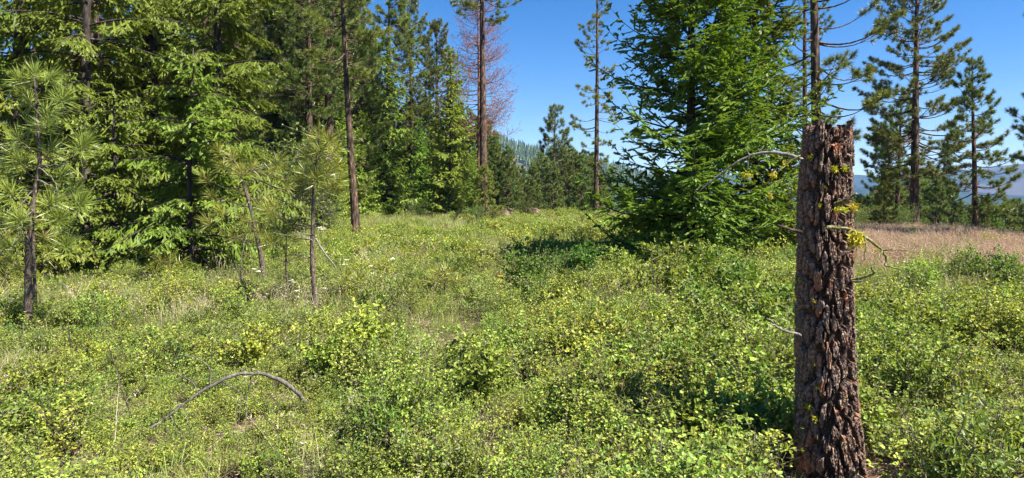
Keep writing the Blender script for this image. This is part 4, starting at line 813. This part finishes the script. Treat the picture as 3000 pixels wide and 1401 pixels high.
# ------------------------------------------------------------------ pine saplings placed after the photograph
def sapling(label, stem, d, r0, r1, tips, nl=.2, nw=.0045, n=110, seed=0, bark=None, group=None, mat=None, clear=.1, dead=()):
    g = rng(seed); Q, R = branch3(stem, d, d, r0, r1, jit=.003, seed=seed); z = float(ground(Q[0][0], d)) - .02
    shift = z - Q[0][2]; Q[:, 2] += shift * np.linspace(1, 0, len(Q))
    base = np.array([Q[0][0], d, z]); o = thing('pine_sapling', label, 'tree', base, 0, group); wood = Buf(); cr = Buf(); tube(wood, Q - base, R, 8)
    cen = [Q[-1]]; dr = [nrm(Q[-1] - Q[-3] + [0, 0, .02])]; nn = [1.2]
    for (u, v) in tips:
        dd = d + g.uniform(-.28, .28) * min(1, d / 9); t = px(u, v, dd); zs = Q[:, 2]; att = min(t[2] - .10 - .25 * np.hypot(t[0] - np.interp(t[2], zs, Q[:, 0]), t[1] - d) * g.uniform(.1, 1.0), zs[-2]); att = max(att, zs[0] + clear)
        a = np.array([np.interp(att, zs, Q[:, c]) for c in range(3)]); s = np.linspace(0, 1, 7)[:, None]; p = a * (1 - s) + t * s; p[:, 2] -= (np.sin(s[:, 0] * math.pi) * .12 * np.linalg.norm(t - a)); p[1:-1] += g.normal(0, .012, (5, 3))
        tube(wood, p - base, np.linspace(max(.004, r0 * .16), .0035, 7), 5); v_ = nrm(p[-1] - p[-2]); cen.append(t); dr.append(nrm(v_ + [0, 0, .5])); nn.append(1)
    cen = np.array(cen) - base; dr = np.array(dr)
    tufts(cr, cen, dr, n, nl, nw, g, 1.2, nl * .55, .22, lens=True, amin=0, amax=.95)
    # brown buds
    sticks(cr, cen - dr * nl * .05, cen + dr * nl * .25, nl * .035, nl * .015, 1.0)
    for pts in dead:
        b = Buf(); q_, r_ = branch3(pts, d - .02, d - .2, max(.005, r0 * .16), .003, jit=.006, seed=len(pts)); tube(b, q_ - base, r_, 5); obj('dead_branch', b.mesh('dead_branch', M_GREY, True), o)
    obj('trunk', wood.mesh('sapling_trunk', bark or M_BSAP, True), o); obj('crown', cr.mesh('sapling_crown', mat or M_SAP), o)
sapling('tall pine sapling with long bright needles at the left, grey lower branches', [(87, 995), (82, 900), (84, 760), (94, 620), (108, 530), (117, 450), (108, 330), (102, 215)], 7.4, .043, .012,
        [(60, 232), (150, 228), (82, 292), (185, 285), (140, 318), (100, 372), (52, 402), (45, 452), (12, 495), (242, 432), (250, 415), (182, 512), (150, 440), (215, 560), (238, 595), (150, 590), (28, 560), (60, 640), (8, 640), (175, 640), (30, 720), (195, 720), (60, 480), (140, 360)], nl=.21, nw=.0065, n=140, seed=1, dead=[[(117, 486), (160, 483), (200, 476), (218, 455)], [(115, 492), (150, 520), (170, 560), (165, 600)], [(110, 528), (148, 545), (165, 590), (174, 645)], [(96, 560), (62, 600), (30, 640), (-5, 655)], [(86, 705), (52, 662), (20, 668), (-5, 700)], [(92, 620), (60, 660), (40, 720)]])
sapling('thin dark pine sapling stem close behind the tall left sapling', [(105, 950), (102, 850), (100, 760), (98, 690), (96, 640)], 7.9, .028, .01, [(60, 790), (30, 760), (140, 740), (130, 690), (60, 700)], nl=.2, n=80, seed=2)
sapling('straight pine sapling with tufted top in the middle left of the meadow', [(926, 918), (921, 850), (914, 760), (917, 660), (918, 590), (921, 530), (930, 450), (937, 395)], 9.0, .043, .011,
        [(965, 412), (918, 425), (902, 455), (978, 442), (935, 480), (958, 505), (898, 505), (988, 485), (930, 522), (962, 545), (880, 532), (905, 550), (990, 530), (800, 600), (782, 615), (850, 655), (812, 672), (790, 705), (1012, 815), (1052, 822), (985, 560), (940, 440)], nl=.21, nw=.008, n=115, seed=3, dead=[[(918, 690), (880, 684), (850, 690), (800, 680)], [(916, 705), (880, 690), (862, 672)], [(924, 858), (950, 868), (975, 850), (1010, 838)], [(918, 660), (948, 640), (946, 615), (930, 590)]])
sapling('leaning crooked pine sapling with pale wispy crown beside the small fir', [(778, 842), (768, 770), (748, 670), (728, 585), (712, 535), (692, 490), (682, 455)], 11.5, .047, .012,
        [(640, 442), (652, 482), (705, 502), (738, 492), (800, 500), (820, 470), (700, 560), (622, 572), (762, 592), (792, 640), (652, 622), (722, 640), (762, 682), (600, 520), (840, 540), (610, 650), (680, 690)], nl=.25, nw=.009, n=85, seed=4, dead=[[(700, 500), (740, 497), (790, 485), (825, 472)], [(730, 590), (710, 620), (705, 640)], [(712, 535), (690, 500), (672, 455)]])
sapling('thin small pine sapling between the leaning and the straight sapling', [(846, 905), (842, 835), (838, 750), (840, 690)], 9.3, .02, .007, [(822, 712), (862, 708), (835, 732), (812, 745), (868, 745), (842, 765), (810, 790), (872, 780), (830, 805)], nl=.15, nw=.0045, n=70, seed=5)
sapling('single pine seedling standing in the middle of the green undergrowth', [(1303, 897), (1303, 850), (1304, 792)], 9.6, .016, .008, [(1284, 800), (1326, 798), (1270, 818), (1338, 818), (1304, 812)], nl=.19, nw=.008, n=60, seed=6)
sapling('little pine seedling with one tuft in front of the dark wood', [(362, 880), (366, 840), (371, 790)], 10.1, .012, .006, [(352, 790), (388, 788), (345, 800)], nl=.17, nw=.005, n=60, seed=7)
sapling('bushy pine seedling low under the small yellow-green fir', [(500, 840), (500, 800), (498, 762)], 11.6, .016, .008, [(470, 765), (530, 768), (450, 790), (545, 795), (500, 790), (430, 740), (480, 735)], nl=.22, nw=.006, n=70, seed=8)
sapling('short pine sapling at the left picture edge below the tall one', [(-60, 960), (-58, 850), (-50, 740)], 8.2, .03, .01, [(-20, 700), (20, 690), (5, 740), (-40, 660), (30, 800)], nl=.21, n=90, seed=9)

# ------------------------------------------------------------------ fallen branch, sticks, stems, flowers
def wood_thing(name, label, cat, parts, mat, group=None, children=()):
    base = px(*parts[0][0][0], parts[0][1]); o = thing(name, label, cat, base, 0, group)
    for nm, plist in (('limb', parts), ) + tuple(children):
        if nm == 'limb':
            b = Buf()
            for k, (pts, d0, d1, r0, r1) in enumerate(plist): Q, R = branch3(pts, d0, d1, r0, r1, jit=.0022, seed=k + 50); tube(b, Q - base, R, 7)
            obj('limb', b.mesh('limb', mat, True), o)
        else:
            for k, (pts, d0, d1, r0, r1) in enumerate(plist):
                b = Buf(); Q, R = branch3(pts, d0, d1, r0, r1, jit=.003, seed=k + 90); tube(b, Q - base, R, 5); obj(nm, b.mesh(nm, mat, True), o)
    return o
wood_thing('fallen_branch', 'fallen grey branch arching over the undergrowth at the lower left', 'branch',
    [([(300, 1303), (340, 1300), (385, 1283), (445, 1250), (480, 1230), (530, 1190), (590, 1148), (650, 1115), (690, 1098), (730, 1094), (780, 1098), (830, 1120), (870, 1150), (902, 1184)], 4.2, 4.75, .0045, .0165)], M_DGREY, None,
    (('twig', [([(580, 1155), (562, 1122), (530, 1100), (495, 1092), (435, 1112)], 4.45, 4.4, .005, .002), ([(612, 1140), (617, 1110), (610, 1075), (580, 1050), (540, 1043), (510, 1060), (495, 1092)], 4.48, 4.5, .005, .002), ([(650, 1122), (690, 1140), (710, 1165), (700, 1192)], 4.5, 4.4, .004, .002), ([(735, 1102), (727, 1150), (715, 1195)], 4.6, 4.6, .005, .003), ([(500, 1220), (515, 1250), (545, 1305)], 4.35, 4.2, .004, .002), ([(540, 1190), (550, 1230), (556, 1252)], 4.4, 4.35, .003, .0015), ([(780, 1098), (800, 1090), (822, 1082)], 4.65, 4.7, .003, .0015)]),))
wood_thing('dead_shrub', 'dark bare stem leaning in the undergrowth left of the fallen branch', 'dead shrub', [([(388, 1240), (375, 1190), (358, 1140), (340, 1085), (318, 1015)], 4.55, 4.7, .007, .003)], M_BDARK)
wood_thing('dead_shrub', 'blackened forked stem stubs behind the fallen branch', 'dead shrub', [([(420, 1092), (410, 1070), (395, 1050)], 5.8, 5.8, .010, .004), ([(420, 1092), (440, 1075), (478, 1040)], 5.8, 5.9, .009, .003)], M_BDARK)
wood_thing('dead_shrub', 'black upright stem in the bushes below the left sapling', 'dead shrub', [([(208, 1050), (205, 1000), (200, 945)], 6.3, 6.3, .008, .004)], M_BDARK)
wood_thing('dead_shrub', 'blackened crooked stem rising from the lower middle bushes', 'dead shrub', [([(1608, 1280), (1606, 1210), (1625, 1170), (1650, 1140)], 4.4, 4.6, .010, .004), ([(1608, 1230), (1640, 1190)], 4.45, 4.5, .004, .002)], M_BDARK)
wood_thing('dead_shrub', 'pair of black stems left of the crooked blackened stem', 'dead shrub', [([(1392, 1240), (1395, 1180), (1370, 1100)], 4.8, 4.9, .009, .004), ([(1352, 1200), (1352, 1110), (1350, 1020)], 5.0, 5.1, .008, .003)], M_BDARK)
wood_thing('dead_shrub', 'dark forked stem of the straggly shrub leaning right', 'dead shrub', [([(1935, 965), (1950, 920), (1975, 880), (2000, 850), (2012, 812)], 8.1, 8.1, .022, .008), ([(1950, 920), (1948, 890), (1965, 850), (1975, 820)], 8.1, 8.15, .012, .005)], M_BDARK)
wood_thing('dead_shrub', 'thin dark branches lying between the glossy shrub and broken trunk', 'dead shrub', [([(2130, 1100), (2170, 1060), (2230, 1010)], 5.6, 5.7, .008, .003), ([(2140, 1090), (2180, 1045)], 5.6, 5.7, .006, .002)], M_BDARK)
wood_thing('dead_sapling', 'pale dead leafless sapling left of the leaning pine sapling', 'dead tree', [([(716, 900), (711, 850), (705, 790), (712, 730), (722, 690)], 9.6, 9.6, .010, .003), ([(710, 830), (695, 790), (690, 750)], 9.6, 9.5, .005, .002), ([(712, 810), (725, 780), (750, 765)], 9.6, 9.7, .005, .002)], M_GREY)
wood_thing('dead_sapling', 'thin grey leafless bush beside the right edge of the broken trunk', 'dead tree', [([(2535, 1210), (2540, 1120), (2545, 1060), (2560, 1020)], 4.9, 4.9, .007, .002)] + [([(2538, 1160 - 14 * k), (2538 + (-1) ** k * 22, 1120 - 16 * k), (2540 + (-1) ** k * (34 + 5 * k), 1085 - 14 * k)], 4.9, 4.85 + .03 * k, .003, .001) for k in range(6)], M_GREY)
wood_thing('stick', 'pale broken stick lying on bare litter in the lower middle', 'stick', [([(1100, 1304), (1120, 1301), (1140, 1300)], 4.2, 4.25, .008, .007)], M_GREY)
wood_thing('stick', 'whitish stick on the ground left of the tall sapling', 'stick', [([(28, 950), (50, 953), (75, 956)], 8.1, 8.0, .018, .012)], M_GREY)
wood_thing('log', 'dark rotting log end lying behind the tall sapling base', 'log', [([(10, 985), (60, 982), (110, 978)], 7.9, 7.8, .05, .045)], M_BDARK)
wood_thing('stick', 'two pale straws crossing in the grass at the bottom', 'stick', [([(742, 1365), (770, 1385), (785, 1400)], 3.9, 3.85, .004, .003), ([(750, 1352), (770, 1370), (782, 1395)], 3.9, 3.85, .003, .002)], M_GREY)
wood_thing('stick', 'arched grey dry stalk standing at the far meadow beside the earth mound', 'stick', [([(1522, 715), (1527, 680), (1540, 650), (1548, 648), (1553, 660)], 22, 22, .012, .006)], M_GREY)
wood_thing('stick', 'fallen grey limb lying behind the straight sapling', 'stick', [([(925, 700), (950, 740), (975, 770), (985, 785)], 11.5, 11.2, .018, .008)], M_GREY)
g = rng(980)
def flower(u, v, d, label, mat, group, r):
    t = px(u, v, d); z = float(ground(t[0], d)); o = thing('wildflower', label, 'flower', (t[0], d, z), 0, group); b = Buf(); h = t[2] - z
    s = np.linspace(0, 1, 5); tube(b, np.stack([.03 * np.sin(s * 2), 0 * s, h * s], 1), .003, 4); obj('stem', b.mesh('flower_stem', M_GRASS), o)
    f = Buf(); k = 22; c = np.array([.03 * math.sin(2), 0, h]) + np.concatenate([g.normal(0, r * .5, (k, 2)), g.normal(0, r * .12, (k, 1))], 1); th = g.uniform(0, 6.28, k)
    leaves(f, c, np.stack([np.cos(th), np.sin(th), np.full(k, .3)], 1), np.tile([0, 0, 1.], (k, 1)) + g.normal(0, .2, (k, 3)), r * .7, r * .5, g.random(k)); obj('bloom', f.mesh('flower_bloom', mat), o)
for (u, v, d) in [(742, 789, 10.6), (752, 796, 10.5), (850, 822, 9.8), (855, 828, 9.7), (866, 853, 9.4), (864, 872, 9.2), (898, 885, 9.0), (955, 846, 9.6), (1001, 776, 10.8), (1008, 762, 11.4), (1080, 780, 10.8), (934, 668, 14), (942, 672, 14), (1260, 686, 24), (1146, 760, 12)]:
    flower(u, v, d, 'small white wildflower head among the grass near the pine saplings', M_WHITE, 'white wildflowers', .04 if d < 12 else .06)
for (u, v, d, lb) in [(1460, 809, 9.6, 'single yellow wildflower left of the many-stemmed leafy shrub'), (1340, 663, 34, 'yellow flowers below the tall bare-trunked pine')]: flower(u, v, d, lb, M_YELL, None, .03 if d < 20 else .08)
M_EARTH = bark_mat('bare_earth', [(.3, (.07, .045, .03)), (.5, (.15, .10, .068)), (.7, (.24, .175, .12))], 4, 1, .6)
for (u, d, w_, h_, lb) in [(1485, 44, 1.0, .75, 'reddish brush heap by the trees at the far meadow edge'), (1556, 46, .9, .8, 'tan bare earth mound at the far meadow edge')]:
    th, ph = np.meshgrid(np.linspace(0, 6.283, 29)[:-1], np.linspace(0, 1.57, 9)); rr = 1 + .35 * (fbm(4 + 2 * np.cos(th), 4 + 2 * np.sin(th) + ph, int(u), 3) - .5)
    V = np.stack([w_ * rr * np.cos(th) * np.cos(ph), w_ * rr * np.sin(th) * np.cos(ph), h_ * rr * np.sin(ph)], -1).reshape(-1, 3); i, j = np.meshgrid(np.arange(8), np.arange(28), indexing='ij'); i = i.ravel(); j = j.ravel(); j2 = (j + 1) % 28
    x = gx(u, d); o = tag(obj('earth_mound', raw_mesh('earth_mound', V, np.stack([i * 28 + j, i * 28 + j2, (i + 1) * 28 + j2, (i + 1) * 28 + j], 1), M_EARTH, smooth=True)), lb, 'mound'); o.location = (x, d, float(ground(x, d)) - .1)

# ------------------------------------------------------------------ haze
if HAZE:
    me = bpy.data.meshes.new('haze'); x0, x1, y0, y1, z0, z1 = -5700, 5700, -5700, 5700, -95, 290
    me.from_pydata([(x0, y0, z0), (x1, y0, z0), (x1, y1, z0), (x0, y1, z0), (x0, y0, z1), (x1, y0, z1), (x1, y1, z1), (x0, y1, z1)], [], [(0, 3, 2, 1), (4, 5, 6, 7), (0, 1, 5, 4), (1, 2, 6, 5), (2, 3, 7, 6), (3, 0, 4, 7)])
    m, t, o = new_mat('haze'); v = N(t, 'ShaderNodeVolumePrincipled'); v.inputs['Color'].default_value = (.30, .54, 1, 1); v.inputs['Density'].default_value = .00011; v.inputs['Anisotropy'].default_value = 0
    t.links.new(v.outputs[0], o.inputs['Volume']); me.materials.append(m)
    tag(obj('haze', me), 'thin blue air over the distant hills', 'haze', kind='stuff')
